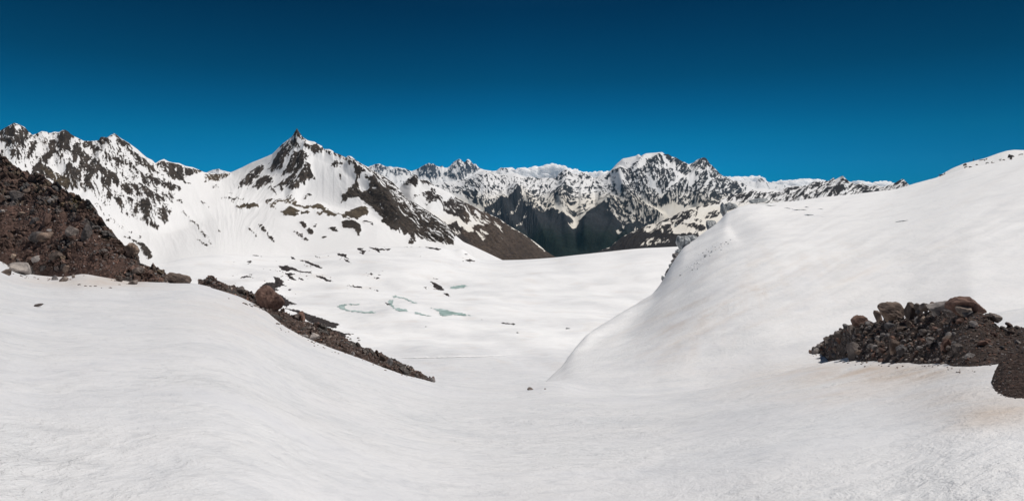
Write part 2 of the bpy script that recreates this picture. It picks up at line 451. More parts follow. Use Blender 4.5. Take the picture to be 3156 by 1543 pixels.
def mountain(name, label, p0, p1, dp, keys, rows, seed, paint=None, base=0.0, ridges=(), rib=2.0, ribL=14., shear=0., rough=1.7,
             k_rock=2.0, nz=(5., 11.), na=.5, rock=(.055, .048, .042), rvar=.5, cream=0.0, veg=None, vegcol=(.018, .028, .014), mat=None,
             jag=.35, snow=SNOW, grow=.12, pep=.55, edge=.10, browncol=None, brown=()):
    # upper faces follow the broad shape of the skyline, not every notch in it
    (yf_, zf_), (yc_, zc_) = keys[-4], keys[-3]
    vs_ = smooth_col(V0 - zc_ / yc_ * F, 12); ya = yf_ + .70 * (yc_ - yf_)
    za = zf_ + .70 * (zv(vs_, yc_) - zf_)
    keys = keys[:-3] + [(ya, za)] + keys[-3:]; rows = list(rows)
    rows[-3:-2] = [int(rows[-3] * .65), int(rows[-3] * .45)]
    hf = HF([(y, z) for y, z in keys])
    px = np.arange(p0, p1, dp)
    Yk = [np.interp(px, PX, y) for y, z in keys]
    Y = []
    for k, r in enumerate(rows):
        s = np.linspace(0, 1, r, endpoint=(k == len(rows) - 1))[:, None]
        Y.append(Yk[k] * (Yk[k + 1] / Yk[k]) ** s)
    Y = np.concatenate(Y); P = np.broadcast_to(px, Y.shape)
    z = hf.z(P, Y); Yr = float(np.mean(Yk[-2])); X = (P - CX) / F * Y
    v = V0 - z * F / Y
    ncr = sum(rows[:-2]); f = np.arange(len(Y))[:, None] / ncr
    env = sstep(0, .22, f) * (1 - (1 - jag) * sstep(.86, 1, f)) * (1 - .6 * sstep(1.0, 1.3, f))
    cx = P - CX; cy = (Y - Yk[0].mean()) / Yr * F; zp = V0 - v
    wx = 3.5 * fbm(cx / 16, zp / 16, 3, seed + 40); wy = 3.0 * fbm(cx / 16, zp / 16, 3, seed + 50)
    sp = paint if paint is not None else Survey(base)
    fx = 2.2 * fbm(cx / 5, zp / 5, 3, seed + 70); fy = 2.2 * fbm(cx / 5, zp / 5, 3, seed + 80)
    pm = Survey.at(sp.blur(1.6), P + wx * .7 + fx, v + wy * .7 + fy)
    rel = Survey.at(sp.blur(5), P, v) * k_rock * .7
    if ridges:
        rs = Survey(0); rs.draw(ridges); rel = rel + Survey.at(rs.blur(1.5), P, v)
    xs = cx + (shear(P) if callable(shear) else shear) * (zp - 18) + wx
    n1 = ridged(xs / ribL, zp / (ribL * 3.2) + cy / 300, 4, seed) - .45
    near_rock = np.clip(Survey.at(sp.blur(7), P, v) * 2.2, 0, 1)
    dz = rel * env * (1 - .75 * sstep(.8, 1, f)) + rib * n1 * env * (.22 + .78 * near_rock)
    n2 = fbm(xs / nz[0], zp / nz[1], 5, seed + 9, .72) * 1.9
    n5 = ridged(xs / 4.2, zp / 16, 3, seed + 27) - .5
    n3 = .55 * (ridged(xs / 4, zp / 15, 4, seed + 23) - .45) + .16 * perlin(xs / 1.5, zp / 2.6, seed + 24)
    val = pm + 3.4 * na * n2 * (0.10 + 1.7 * pm * (1.2 - pm)) * (1 - .8 * sstep(.86, .97, pm)) + .30 * n5 * sstep(.25, .7, pm) + pep * fbm(xs / 1.7, zp / 2.1, 2, seed + 77) * sstep(.08, .35, pm) * (1 - .7 * sstep(.86, .97, pm)) + .16 * n1 * pm
    mask = sstep(.5 - edge, .5 + edge, val + grow * sstep(.15, .5, pm))
    dz = dz + rough * n3 * (mask * .9 + .12) * (.25 + .75 * env)
    z = z + dz * Y / F
    tone = 1 + rvar * fbm(xs / 3, zp / 5, 4, seed + 31) + rvar * .6 * fbm(xs / 25, zp / 18, 3, seed + 33)
    rc = np.asarray(rock) * np.clip(tone, .35, 2.2)[..., None]
    if browncol is not None:
        bm = Survey(0); bm.draw(brown); bb = Survey.at(bm.blur(3), P + wx, v + wy)[..., None]
        rc = rc * (1 - bb) + bb * np.asarray(browncol) * np.clip(tone, .5, 1.7)[..., None]
    if veg is not None:
        g = np.clip(veg(P, v) + .25 * fbm(xs / 10, zp / 6, 4, seed + 35), 0, 1)[..., None]
        vt = np.clip(1 + .7 * fbm(cx / 1.6, zp / 1.6, 3, seed + 37) + .5 * fbm(cx / 12, zp / 9, 3, seed + 38), .3, 2)[..., None]
        rc = rc * (1 - g) + g * np.asarray(vegcol) * vt
    c = cream(P, v) if callable(cream) else np.full_like(P, cream)
    c = np.clip(c + .25 * fbm(xs / 18, zp / 9, 3, seed + 39) * (c > .02), 0, 1)[..., None]
    sc = snow * (1 - c) + CREAM * c
    sc = sc * np.clip(1 + .05 * fbm(xs / 5, zp / 14, 4, seed + 60), .85, 1.06)[..., None]
    col = sc * (1 - mask[..., None]) + rc * mask[..., None]
    o = grid_obj(name, X, Y, z, mat or M_mtn, col)
    tag(o, label, kind='structure')
    return o, hf
# ---- left ridge, pass and pyramid peak
crest = np.concatenate([T('R1', -700, 160, -400, 90, -200, 150, -40, 105, 0, 112, 40, 90, 90, 62, 130, 75, 160, 88, 185, 118, 212, 140, 240, 128, 270, 115, 300, 118, 320, 128, 350, 118, 380, 122, 410, 108, 440, 118,
    460, 140, 500, 155, 540, 175, 600, 178, 640, 172, 650, 150, 690, 158, 715, 142, 737, 130, 755, 140, 775, 158, 830, 190, 860, 210, 890, 230, 920, 258, 950, 283, 985, 300, 1005, 322,
    1030, 305, 1060, 292, 1090, 308, 1120, 318, 1160, 320, 1200, 338, 1245, 346, 1290, 365, 1320, 377, 1370, 385),
    T('R2', 150, 392, 235, 378, 300, 350, 370, 315, 440, 287, 500, 262, 540, 222, 575, 188, 610, 166, 632, 150, 649, 126, 661, 109, 680, 132, 706, 160, 730, 173, 775, 181, 795, 196, 825, 210,
    835, 228, 870, 229, 895, 240, 900, 252, 940, 265, 980, 284, 990, 272, 1015, 276, 1040, 300, 1090, 330, 1130, 348),
    T('R3', 180, 325, 250, 362, 330, 420, 390, 482, 440, 555, 540, 610, 620, 662, 700, 710, 780, 772, 850, 835, 900, 900, 960, 950, 1050, 990, 1200, 1060, 1500, 1200, 4000, 1300)])
vc = curve(crest)
mb = v4 + 4; yb = y4 * 1.02
dC = lambda s, *p: curve(T('D', *p), s)
vm = dC(12, -400, 480, 0, 500, 200, 540, 330, 585, 420, 590, 500, 565, 550, 548, 700, 535, 800, 540, 900, 552, 960, 566, 1050, 600, 1150, 626, 1250, 655, 1400, 700, 3200, 760)
vf = dC(12, -400, 400, 0, 430, 200, 470, 330, 505, 420, 520, 500, 510, 600, 500, 700, 498, 800, 512, 900, 533, 1000, 577, 1100, 614, 1200, 646, 1400, 690, 3200, 750)
q = lambda s, *p: curve(np.array(p, float).reshape(-1, 2), s)
K = 1024 / 2575.
ym = q(30, -160, 800, 0, 820, 160, 960, 240, 1180, 320, 1180, 400, 1080, 480, 960, 1300, 950)
yf = q(30, -160, 900, 0, 900, 160, 1080, 240, 1400, 320, 1400, 400, 1180, 480, 1020, 1300, 1000)
yc = q(10, -160, 1250, 0, 1250, 115, 1400, 160, 1480, 220, 2000, 245, 2000, 297, 1750, 360, 1600, 400, 1450, 450, 1240, 490, 1120, 1300, 1080)
vm = np.minimum(vm, mb - 1); vf = np.minimum(vf, vm - .5)
pM = Survey(0).draw([
 ('p','R1',.24,(0,110,180,110,420,110,740,135,1000,330,1150,480,1080,720,900,700,700,600,540,520,420,480,200,370,0,300)),
 ('p','R2',.18,(600,200,820,210,830,260,740,300,760,420,640,530,420,490,260,480,440,330,560,240)),
 ('p','R1',.72,(0,115,40,85,85,65,140,80,190,120,200,150,170,190,150,240,120,300,60,300,50,270,100,230,60,210,20,215,0,215)),
 ('p','R1',.0,(100,85,120,80,135,105,110,130,95,115)),('p','R1',.0,(0,190,45,185,20,215,0,220)),
 ('p','R1',.85,(215,180,235,200,225,250,190,290,170,290,185,230)),
 ('p','R1',.85,(325,185,360,170,355,215,370,240,385,285,345,265,330,290,310,310,290,290,300,250,320,210)),
 ('p','R1',.75,(270,270,300,280,330,290,300,330,250,325)),
 ('p','R1',.88,(385,150,410,115,440,120,470,145,455,190,445,250,400,280,375,240,365,200)),
 ('p','R1',.88,(490,185,525,200,525,250,500,320,470,330,460,280,475,230)),
 ('p','R1',.85,(530,260,560,250,580,290,545,350,520,400,505,380,520,320)),
 ('p','R1',.85,(230,330,300,340,330,375,420,420,430,470,480,480,510,505,460,510,380,470,300,420,200,380)),
 ('p','R1',0,(320,330,380,355,440,370,430,400,380,395,330,360)),
 ('p','R1',.82,(445,345,500,370,530,400,525,450,480,490,430,460,420,410)),
 ('p','R1',.85,(560,360,600,310,650,340,640,390,600,430,590,490,615,525,580,515,550,470)),
 ('p','R1',.8,(650,370,700,360,740,400,790,430,770,480,720,460,690,480,725,540,700,555,670,490,650,430)),
 ('p','R1',.7,(640,150,700,160,690,210,660,225,620,200)),
 ('s','R1',.6,26,(550,190,620,230,700,290,800,330)),('s','R1',.55,18,(700,210,780,300,870,380)),
 ('p','R1',.75,(740,135,800,170,840,230,890,290,960,330,1000,370,990,400,930,350,870,300,800,240,760,200)),
 ('p','R1',.7,(860,285,900,280,980,340,960,370,880,340)),
 ('p','R1',.8,(740,530,770,545,795,580,770,592,748,570)),
 ('p','R1',.72,(800,450,880,480,880,510,830,540,805,500)),
 ('p','R1',.72,(890,480,960,490,1060,560,1050,580,1000,590,930,560,880,540)),
 ('p','R1',.75,(885,590,950,580,1000,640,960,680,910,670)),
 ('p','R1',.72,(1030,630,1080,600,1095,650,1090,680,1060,710,1030,680)),
 ('s','R1',.55,30,(830,560,900,640,960,720,1020,740)),
 ('p','R1',.78,(1010,325,1060,310,1110,318,1180,345,1300,368,1280,390,1230,400,1180,460,1240,450,1200,440,1130,430,1060,390)),
 ('s','R1',.62,40,(960,430,1060,460,1150,490)),('s','R1',.55,30,(880,400,960,470)),
 ('p','R1',.95,(905,840,930,845,965,880,995,935,960,935,915,905)),('s','R1',.8,8,(815,795,870,820,910,842)),
 ('s','R1',.75,9,(610,575,650,615,710,660)),('p','R1',.85,(680,678,708,680,708,694,685,692)),
 ('s','R1',.7,7,(1110,520,1130,555)),('s','R1',.7,10,(1150,555,1190,572)),('s','R1',.6,7,(1300,570,1350,605)),
 ('s','R1',.7,6,(1275,805,1310,830,1345,860)),('s','R1',.33,22,(1180,640,1280,730,1380,860)),
 ('s','R1',.28,20,(640,600,760,720,900,800)),
 # pass
 ('p','R2',.62,(60,395,200,388,235,400,200,420,100,440,60,450)),('s','R2',.6,10,(115,470,150,470)),('s','R2',.6,9,(225,510,240,515)),
 ('s','R2',.6,8,(180,545,330,548)),('s','R2',.55,7,(240,562,290,566)),
 # pyramid
 ('p','R2',.88,(661,104,692,145,726,207,680,198,645,195,634,155)),
 ('s','R2',.5,22,(560,215,600,185,640,165)),
 ('p','R2',.62,(600,210,640,203,690,240,600,250)),('p','R2',.88,(700,243,770,205,800,205,830,225,830,250,790,258,742,263)),
 ('p','R2',.8,(850,232,895,238,890,250)),
 ('p','R2',.82,(545,250,570,235,625,255,590,320,540,375,490,380,470,370,500,330,520,300)),
 ('p','R2',.82,(440,335,450,350,400,420,370,450,310,470,260,485,300,440,370,375)),
 ('p','R2',.82,(470,410,512,430,470,470,400,490,370,485,420,430)),
 ('p','R2',.8,(645,270,700,262,718,300,712,350,745,350,782,425,730,430,690,480,640,530,610,500,590,505,640,440,600,470,530,470,600,420,640,380,560,405,620,330)),
 ('s','R2',0,14,(700,375,640,470)),('s','R2',0,12,(600,330,545,400)),
 ('s','R2',.6,14,(500,500,525,520)),('s','R2',.6,16,(555,480,570,505)),('s','R2',.5,30,(710,540,750,530)),
 ('p','R2',.72,(870,340,920,305,955,330,900,355)),('p','R2',.8,(975,335,1005,330,1010,365,985,365)),
 ('p','R2',.75,(935,390,957,398,945,432)),
 ('p','R2',.40,(820,222,900,245,1000,275,1130,345,1290,430,1400,530,1540,640,1679,720,1679,850,1560,820,1430,790,1300,690,1240,600,1250,520,1170,430,1080,380,980,320,900,280)),
 ('p','R2',.9,(1018,345,1050,380,1100,405,1132,450,1163,428,1200,480,1270,530,1310,600,1330,680,1240,700,1180,650,1110,570,1050,535,980,560,935,585,975,500,1040,450,1035,400)),
 ('p','R2',0,(1062,430,1100,420,1135,490,1100,507,1060,482)),('p','R2',0,(1000,560,1100,570,1150,620,1090,610)),
 ('p','R2',.68,(1300,560,1400,640,1520,690,1679,740,1679,850,1560,830,1440,800,1330,730,1280,640)),
 ('p','R2',.9,(1280,640,1330,650,1450,780,1420,800,1270,740,1200,700)),
 ('p','R2',.92,(268,600,310,590,385,578,420,610,350,612,300,622)),
 ('p','R2',.92,(620,583,700,595,830,598,870,638,960,655,1010,635,1000,625,1060,610,1100,600,1130,640,1060,680,960,680,870,660,775,655,820,640,850,630,800,622,700,612,640,600)),
 ('p','R2',.92,(550,630,620,612,680,635,660,655,590,660)),
 ('s','R2',.7,6,(495,595,540,615)),('s','R2',.7,9,(690,640,750,648)),
 ('p','R2',.92,(950,705,1000,695,1050,695,1080,740,1060,790,1020,745,970,730)),('p','R2',.9,(715,742,775,755,740,778)),
 ('p','R2',.85,(758,712,795,720,770,728)),('p','R2',.78,(855,740,900,735,940,770,900,755)),
 ('s','R2',.95,9,(350,742,400,790)),('s','R2',.95,11,(425,722,440,745,515,825)),('p','R2',.7,(150,738,185,768,165,765)),
 ('s','R2',.7,22,(690,710,715,725)),('s','R2',.62,16,(650,770,690,790)),('s','R2',.62,18,(710,805,730,815)),('s','R2',.6,14,(830,800,850,800)),
 ('s','R2',.55,16,(1090,700,1150,710)),('s','R2',.45,40,(480,565,640,570)),('p','R2',.85,(1395,795,1430,800,1425,850,1380,850)),
])
BR = [('p','R2',1,(200,560,900,560,1150,600,1150,690,500,690,200,640)),('p','R1',1,(230,330,420,415,510,505,380,470)),('p','R2',1,(0,370,240,380,240,450,0,450))]
mountain('pyramid_mountain', 'snow and rock ridge with a sharp pyramid peak above the basin', -160, 520, .5,
    [(yb, zv(mb, yb)), (ym, zv(vm, ym)), (yf, zv(vf, yf)), (yc, zv(vc, yc)), (yc * 1.12, zv(vc + 18, yc * 1.12)), (yc * 1.5, zv(vc + 120, yc * 1.5))],
    [90, 40, 190, 20, 8], 101, pM, rib=2.6, ribL=15, shear=lambda P: np.interp(P, [0, 120, 215, 245, 275, 300, 330, 380, 450], [.15, .35, .4, -.7, -.9, -.35, .1, .8, 1]), k_rock=3.0, na=.5, pep=.8, nz=(3.4, 9), rock=(.052, .044, .038), grow=.24, rvar=.7,
    ridges=[('r','R2',6,9,(661,111,640,200,560,330)),('r','R2',6,9,(670,130,720,250,700,400,640,520)),('r','R2',7,9,(1018,345,1140,440,1250,600,1320,720)),
            ('r','R1',5,9,(430,110,400,280,480,480)),('r','R1',5,10,(740,130,640,320,580,520)),('r','R1',4,9,(90,62,110,300)),('r','R1',4,9,(830,200,900,480,1000,680))],
    browncol=(.085, .068, .048), brown=BR)

# ---- ridge behind, running down into the valley
crest = T('R3', -300, 520, 300, 500, 390, 455, 430, 408, 470, 370, 505, 350, 520, 342, 545, 352, 560, 392, 600, 385, 650, 398, 690, 438, 760, 470, 840, 508, 920, 568, 1000, 608, 1120, 660, 1200, 700,
          1290, 745, 1380, 810, 1500, 880, 1600, 950, 1700, 1030, 1790, 1085, 1860, 1110, 2100, 1150, 5000, 1300)
vc = curve(crest); yc = q(10, 300, 2000, 520, 2000, 640, 1750, 1300, 1700)
vb = np.maximum(c_(266), vc + 6); yb2 = c_(1330)
vmid = vc * .5 + vb * .5; ymid = (yc + yb2) * .5
p2 = Survey(0).draw([
 ('p','R3',.9,(425,440,470,375,520,340,548,355,553,420,520,475,470,450)),('p','R3',.6,(560,390,660,395,700,445,660,450,600,430)),
 ('p','R3',.72,(585,515,640,480,690,475,730,500,700,540,760,560,720,600,620,620,640,560)),
 ('p','R3',.75,(765,600,830,590,835,545,900,560,960,620,1000,700,1030,770,960,790,900,740,830,690,790,670)),
 ('s','R3',.6,25,(700,560,760,600)),('s','R3',.6,16,(500,560,560,530)),
 ('p','R3',.94,(840,512,930,565,1000,608,1120,660,1290,745,1500,880,1700,1030,1860,1110,1860,1200,1000,1200,700,850,800,800,860,790,950,830,1060,880,1040,810,1150,800,1230,780,1120,710,1000,640,900,570)),
 ('p','R3',.55,(860,560,1000,640,1120,720,1230,785,1130,790,1040,720,960,650)),
 ('p','R3',.42,(1090,860,1200,880,1180,900,1120,900)),('s','R3',.3,26,(1240,800,1330,860)),('s','R3',.35,30,(1100,870,1140,910)),('s','R3',.35,30,(880,860,920,890)),
 ('s','R3',.3,10,(1310,930,1330,950)),
 ('p','R3',.80,(300,560,420,600,560,680,700,740,800,790,900,900,900,1000,300,1000)),
])
mountain('valley_ridge', 'dark brown mountain ridge with snow flecks sloping down into the valley', 400, 700, .5,
    [(yb2, zv(vb, yb2)), (ymid, zv(vmid, ymid)), (yc, zv(vc, yc)), (yc * 1.15, zv(vc + 14, yc * 1.15)), (yc * 1.6, zv(vc + 120, yc * 1.6))],
    [110, 110, 16, 8], 202, p2, rib=2.2, ribL=11, shear=.9, k_rock=1.6, na=.5, nz=(3.2, 11), rock=(.040, .034, .032),
    cream=lambda P, v: .55 * sstep(205, 232, v), browncol=(.070, .055, .046), brown=[('p','R3',1,(1000,560,1500,850,1900,1110,1200,1150,950,880))],
    ridges=[('r','R3',3,8,(520,345,480,520)),('r','R3',3,7,(840,510,700,620,640,760)),('r','R3',3,8,(1000,610,900,800))])

# ---- valley wall with the two-headed massif across the valley
crest = np.concatenate([T('R3', -200, 520, 400, 500, 560, 470, 660, 425, 800, 408, 900, 400, 1000, 375, 1080, 330, 1150, 303, 1200, 310, 1290, 345, 1360, 340, 1440, 328, 1500, 368, 1570, 360, 1640, 375, 1700, 372, 1790, 375,
    1830, 330, 1860, 310, 1885, 293, 1910, 310, 1950, 335, 2000, 340, 2020, 320, 2060, 335, 2110, 355),
    T('R4', 390, 378, 440, 345, 500, 330, 540, 300, 580, 255, 610, 225, 640, 200, 700, 188, 760, 175, 785, 158, 805, 180, 850, 155, 900, 148, 960, 145, 1000, 143, 1020, 163, 1050, 162, 1080, 178, 1120, 192, 1160, 216, 1200, 232, 1235, 252,
    1280, 235, 1310, 212, 1330, 204, 1385, 207, 1405, 218, 1420, 240, 1450, 265, 1500, 315, 1545, 362, 1580, 360, 1640, 395, 1700, 405, 1745, 435, 1800, 450, 1850, 470, 1950, 500, 2100, 540, 2300, 570, 4000, 600)])
vc = curve(crest); yc = q(20, 300, 7600, 560, 7600, 640, 7400, 680, 7400, 760, 7000, 1300, 6500)
yb3 = c_(5000); vb = c_(276)
vk1 = c_(236); yk1 = c_(5500); vk2 = np.minimum(c_(208), vc + 22); yk2 = c_(6200)
p3 = Survey(0).draw([
 ('p','R3',.24,(560,470,800,408,1000,375,1150,310,1500,370,1885,300,2110,360,2342,330,2342,650,1900,720,1500,540,1150,650,870,520)),
 # dark lower valley
 ('p','R3',.97,(1150,650,1250,610,1330,575,1400,545,1462,513,1490,560,1530,660,1600,720,1700,690,1800,735,1900,748,1930,740,1955,770,1895,828,1950,845,2010,780,2080,700,2140,672,2250,640,2342,620,2500,590,2500,1200,1150,1200)),
 ('p','R3',.72,(1500,535,1560,570,1640,610,1760,700,1680,700,1600,740,1560,720,1530,640)),
 ('p','R3',.55,(1500,530,1600,520,1680,560,1740,620,1800,690,1880,740,1760,700,1640,610)),
 ('s','R3',0,13,(1485,560,1510,630,1540,705)),('s','R3',.0,8,(1540,735,1480,800,1452,845)),('s','R3',.1,6,(1475,620,1420,690,1365,755)),('s','R3',.1,6,(1320,690,1280,735)),
 ('s','R3',0,16,(1610,600,1720,670,1850,720,1920,745)),('s','R3',.3,14,(1240,680,1230,710)),
 ('p','R3',.78,(1780,510,1880,440,1950,480,1945,560,1930,620,1880,660,1830,640,1780,610,1745,560)),
 ('s','R3',0,9,(1870,450,1840,560,1790,600)),('s','R3',0,8,(1800,600,1880,700)),
 ('p','R3',.62,(1940,690,1990,660,2050,670,2060,700,1990,720,1950,715)),('p','R3',.5,(1640,450,1750,430,1760,460,1660,480)),
 ('p','R3',.6,(1790,395,1830,335,1885,293,1950,335,1900,350,1830,390)),('p','R3',.6,(1970,380,2010,330,2060,335,2110,355,2050,370)),
 ('p','R3',.85,(870,500,960,480,1060,500,1110,560,1130,620,1080,620,1000,560)),('p','R3',.5,(1100,560,1200,560,1230,600,1150,640)),
 ('p','R3',.52,(960,420,1000,380,1080,400,1140,380,1060,480,980,460)),('p','R3',.4,(1180,460,1300,450,1300,500,1200,500)),
 ('p','R3',.42,(1490,370,1600,355,1700,380,1590,400,1520,400)),('p','R3',.42,(1560,480,1640,470,1690,540,1600,530)),
 ('p','R3',.46,(2080,480,2342,420,2342,560,2200,620,2080,660)),
 # massif
 ('p','R4',.62,(470,372,540,310,600,330,640,300,720,280,830,205,900,190,1000,185,1080,180,1170,216,1235,256,1330,205,1410,220,1460,275,1560,370,1750,435,1760,520,1640,560,1500,600,1330,625,1200,640,1090,600,1000,640,930,640,850,590,760,520,700,450,640,390,620,350)),
 ('p','R4',.86,(1000,165,1050,160,1170,216,1230,255,1190,290,1120,260,1060,220)),('p','R4',.82,(1300,240,1330,208,1405,220,1440,280,1380,270)),
 ('p','R4',.1,(540,300,640,205,790,165,830,190,740,235,640,285,560,330)),('s','R4',0,24,(830,185,900,158,1000,150)),
 ('s','R4',0,34,(990,165,1040,230,1110,290)),('s','R4',0,30,(1015,275,1090,310,1175,358)),('s','R4',0,32,(1180,362,1110,420,1040,480)),
 ('s','R4',.0,40,(880,400,960,490,1010,560)),('s','R4',0,26,(730,330,800,300,850,220)),('s','R4',0,22,(840,330,940,450)),
 ('p','R4',.0,(1200,380,1280,340,1330,390,1260,470,1220,440)),('s','R4',.05,20,(1400,300,1430,420,1350,520)),('s','R4',0,26,(1230,250,1290,330)),
 ('s','R4',0,12,(1090,560,1200,520,1300,560)),('s','R4',0,12,(1500,400,1440,520)),
 ('p','R4',.92,(955,600,1000,550,1050,570,1055,620,1010,640)),('p','R4',.85,(1000,440,1030,385,1060,440,1020,470)),
 ('p','R4',0,(930,640,1010,645,1100,600,1180,640,1140,690,1060,745,1000,740)),
 ('s','R4',.08,30,(860,600,950,680,1010,740)),
 # spur left of the massif and dark foot
 ('p','R4',.62,(630,440,700,450,770,540,850,620,930,680,1000,745,940,770,850,790,740,830,640,830,500,760,380,680,450,640,560,600,620,540)),
 ('p','R4',.95,(250,760,330,700,400,665,520,700,640,800,700,840,760,800,860,780,1000,745,860,830,700,900,560,1030,250,1100)),
 ('s','R4',0,16,(690,660,740,760,735,820)),('s','R4',0,16,(800,720,850,800)),('s','R4',.2,10,(620,790,650,880)),('s','R4',0,12,(480,740,560,730,590,770)),('s','R4',.1,18,(595,880,610,900)),
 ('p','R4',.3,(150,560,400,480,600,480,620,540,500,600,340,660,260,740,200,700)),
])
def veg3(P, v): return sstep(226, 246, v)
mountain('valley_massif', 'two-headed snow and rock massif rising above the dark forested valley wall', 360, 860, .45,
    [(yb3, zv(vb, yb3)), (yk1, zv(vk1, yk1)), (yk2, zv(vk2, yk2)), (yc, zv(vc, yc)), (yc * 1.1, zv(vc + 12, yc * 1.1)), (yc * 1.5, zv(vc + 90, yc * 1.5))],
    [110, 90, 170, 14, 6], 303, p3, rib=1.3, ribL=9, shear=lambda P: .5 * np.sin(P / 24 + .6), k_rock=2.2, na=.6, pep=.8, nz=(2.8, 4.8), rock=(.030, .033, .038), rvar=.4,
    veg=veg3, vegcol=(.008, .015, .011), cream=lambda P, v: .75 * sstep(188, 205, v), rough=1.6, edge=.14,
    ridges=[('r','R4',4,7,(1000,145,920,300,900,400)),('r','R4',4,7,(840,160,760,320,860,560)),('r','R4',5,7,(1380,205,1250,400,1050,560)),('r','R4',4,6,(1400,220,1420,420,1300,600)),
            ('r','R4',6,9,(600,340,640,480,740,640,980,750)),('r','R4',4,7,(1560,360,1440,500,1330,620)),('r','R4',3,6,(1160,215,1010,420)),
            ('r','R3',9,12,(1460,515,1560,680,1640,850,1700,1000)),('r','R3',6,9,(1300,600,1360,760,1440,900)),('r','R3',6,9,(1760,720,1760,900,1800,1040)),('r','R3',6,9,(2060,820,2040,960)),('r','R4',6,10,(560,640,560,800,480,960)),('r','R4',5,9,(740,700,720,830,640,940)),('r','R3',7,12,(1800,560,1850,720,1920,900)),('r','R3',8,14,(2250,640,2150,760,2100,900)),
            ('r','R3',4,7,(1885,440,1850,640)),('r','R3',-4,9,(1960,700,1950,850,1990,1000))])

# ---- nearer hill with the pale terraces, joining the ridge of small sharp peaks
crest = np.concatenate([T('N1', -900, 960, -300, 860, 0, 745, 60, 690, 130, 635, 250, 572, 370, 520, 440, 490, 560, 462, 640, 422, 700, 395, 760, 368, 830, 332, 890, 300, 960, 288, 1100, 265, 1240, 212, 1370, 168, 1450, 130),
    T('N7', 270, 288, 330, 275, 400, 268, 470, 275, 540, 290, 600, 262, 660, 255, 720, 250, 780, 245, 825, 217, 870, 212, 925, 215, 935, 204, 950, 210, 975, 195, 995, 175, 1003, 198, 1040, 180, 1068, 165, 1085, 178, 1105, 198, 1130, 215, 1180, 236, 1205, 222, 1240, 224, 1290, 252, 1340, 238,
    1400, 257, 1450, 243, 1500, 228, 1535, 205, 1570, 190, 1590, 205, 1620, 237, 1700, 262, 2000, 300, 4000, 330)])
vc = curve(crest); yc = q(20, 580, 2500, 700, 2900, 760, 3600, 1300, 3600)
yb4 = c_(1900); vb = np.maximum(np.interp(PX, [500, 640, 720, 820, 1300], [285, 268, 262, 235, 235]), vc + 8)
ymid = (yb4 + yc) / 2; vmid = vc * .45 + vb * .55
p4 = Survey(.0).draw([
 ('p','N7',.30,(180,350,330,280,560,300,720,250,830,215,1000,175,1070,165,1130,215,1290,250,1500,230,1570,190,1620,237,1620,300,1000,400,180,400)),
 ('p','N1',.95,(-900,950,0,735,130,625,250,565,440,480,420,520,380,570,500,580,640,590,740,560,720,600,860,610,900,560,1000,560,1000,800,-900,1000)),
 ('p','N1',.72,(430,500,560,460,640,420,720,395,800,350,840,330,900,330,930,400,850,450,840,490,700,500,720,560,640,580,480,580)),
 ('p','N1',.0,(440,560,480,490,560,480,530,530,480,570)),('s','N1',0,22,(540,560,600,520,640,510)),('s','N1',0,20,(600,500,720,470)),
 ('p','N1',.9,(840,490,960,490,1090,510,1090,560,1000,550,900,520)),('p','N1',0,(740,560,800,530,900,540,1000,565,900,600,840,610,830,570,770,590)),
 ('p','N1',.42,(330,720,420,650,560,660,700,680,690,720,560,720,420,735)),('s','N1',0,16,(240,578,330,560)),('p','N1',.5,(360,690,450,640,560,650,500,700,400,740)),
 ('p','N1',.45,(900,330,1000,310,1000,380,920,400)),('p','N1',.5,(1060,410,1200,310,1260,350,1200,400,1100,430)),('s','N1',.55,36,(960,440,1040,460)),('s','N1',.5,36,(1000,290,1250,220)),
 ('s','N1',.6,40,(1350,190,1500,150)),
 ('p','N7',.66,(180,350,240,305,330,280,300,340,240,370)),('p','N7',.6,(330,340,420,290,420,340,360,360)),('p','N7',.62,(440,350,530,300,560,320,520,350)),
 ('p','N7',.85,(580,290,610,258,720,252,680,280,620,300)),('p','N7',.7,(780,300,830,217,925,215,900,240,830,270,800,310)),('p','N7',.95,(935,205,950,212,975,195,995,172,1003,205,970,212)),
 ('p','N7',.68,(800,360,880,300,960,270,1040,220,1060,165,1090,180,1130,220,1110,260,1070,290,1050,350)),('p','N7',.1,(960,280,1030,190,1060,200,1050,240,1000,270)),
 ('p','N7',.7,(1180,240,1240,225,1290,255,1270,300,1200,300)),('p','N7',.55,(1300,250,1400,258,1380,280,1320,280)),('p','N7',.72,(1500,230,1570,190,1620,237,1540,245)),
 ('p','N7',.5,(640,320,720,300,700,360,640,360)),('p','N7',.6,(700,350,760,320,760,360)),('p','N7',.5,(1130,280,1200,250,1230,310,1150,320)),
])
mountain('valley_hill', 'dark hill with pale snow terraces running back into a ridge of sharp peaks', 560, 1120, .5,
    [(yb4, zv(vb, yb4)), (ymid, zv(vmid, ymid)), (yc, zv(vc, yc)), (yc * 1.12, zv(vc + 10, yc * 1.12)), (yc * 1.6, zv(vc + 100, yc * 1.6))],
    [90, 90, 12, 6], 404, p4, rib=1.5, ribL=9, shear=-.9, k_rock=1.8, na=.55, nz=(3.2, 6), grow=.2, rock=(.028, .026, .027), rvar=.4,
    cream=lambda P, v: .65 * sstep(195, 210, v) * (1 - sstep(760, 800, P)), rough=1.4,
    ridges=[('r','N7',4,7,(1068,165,1040,280,900,360)),('r','N7',3,6,(830,215,720,350)),('r','N1',3,6,(640,420,560,560))])

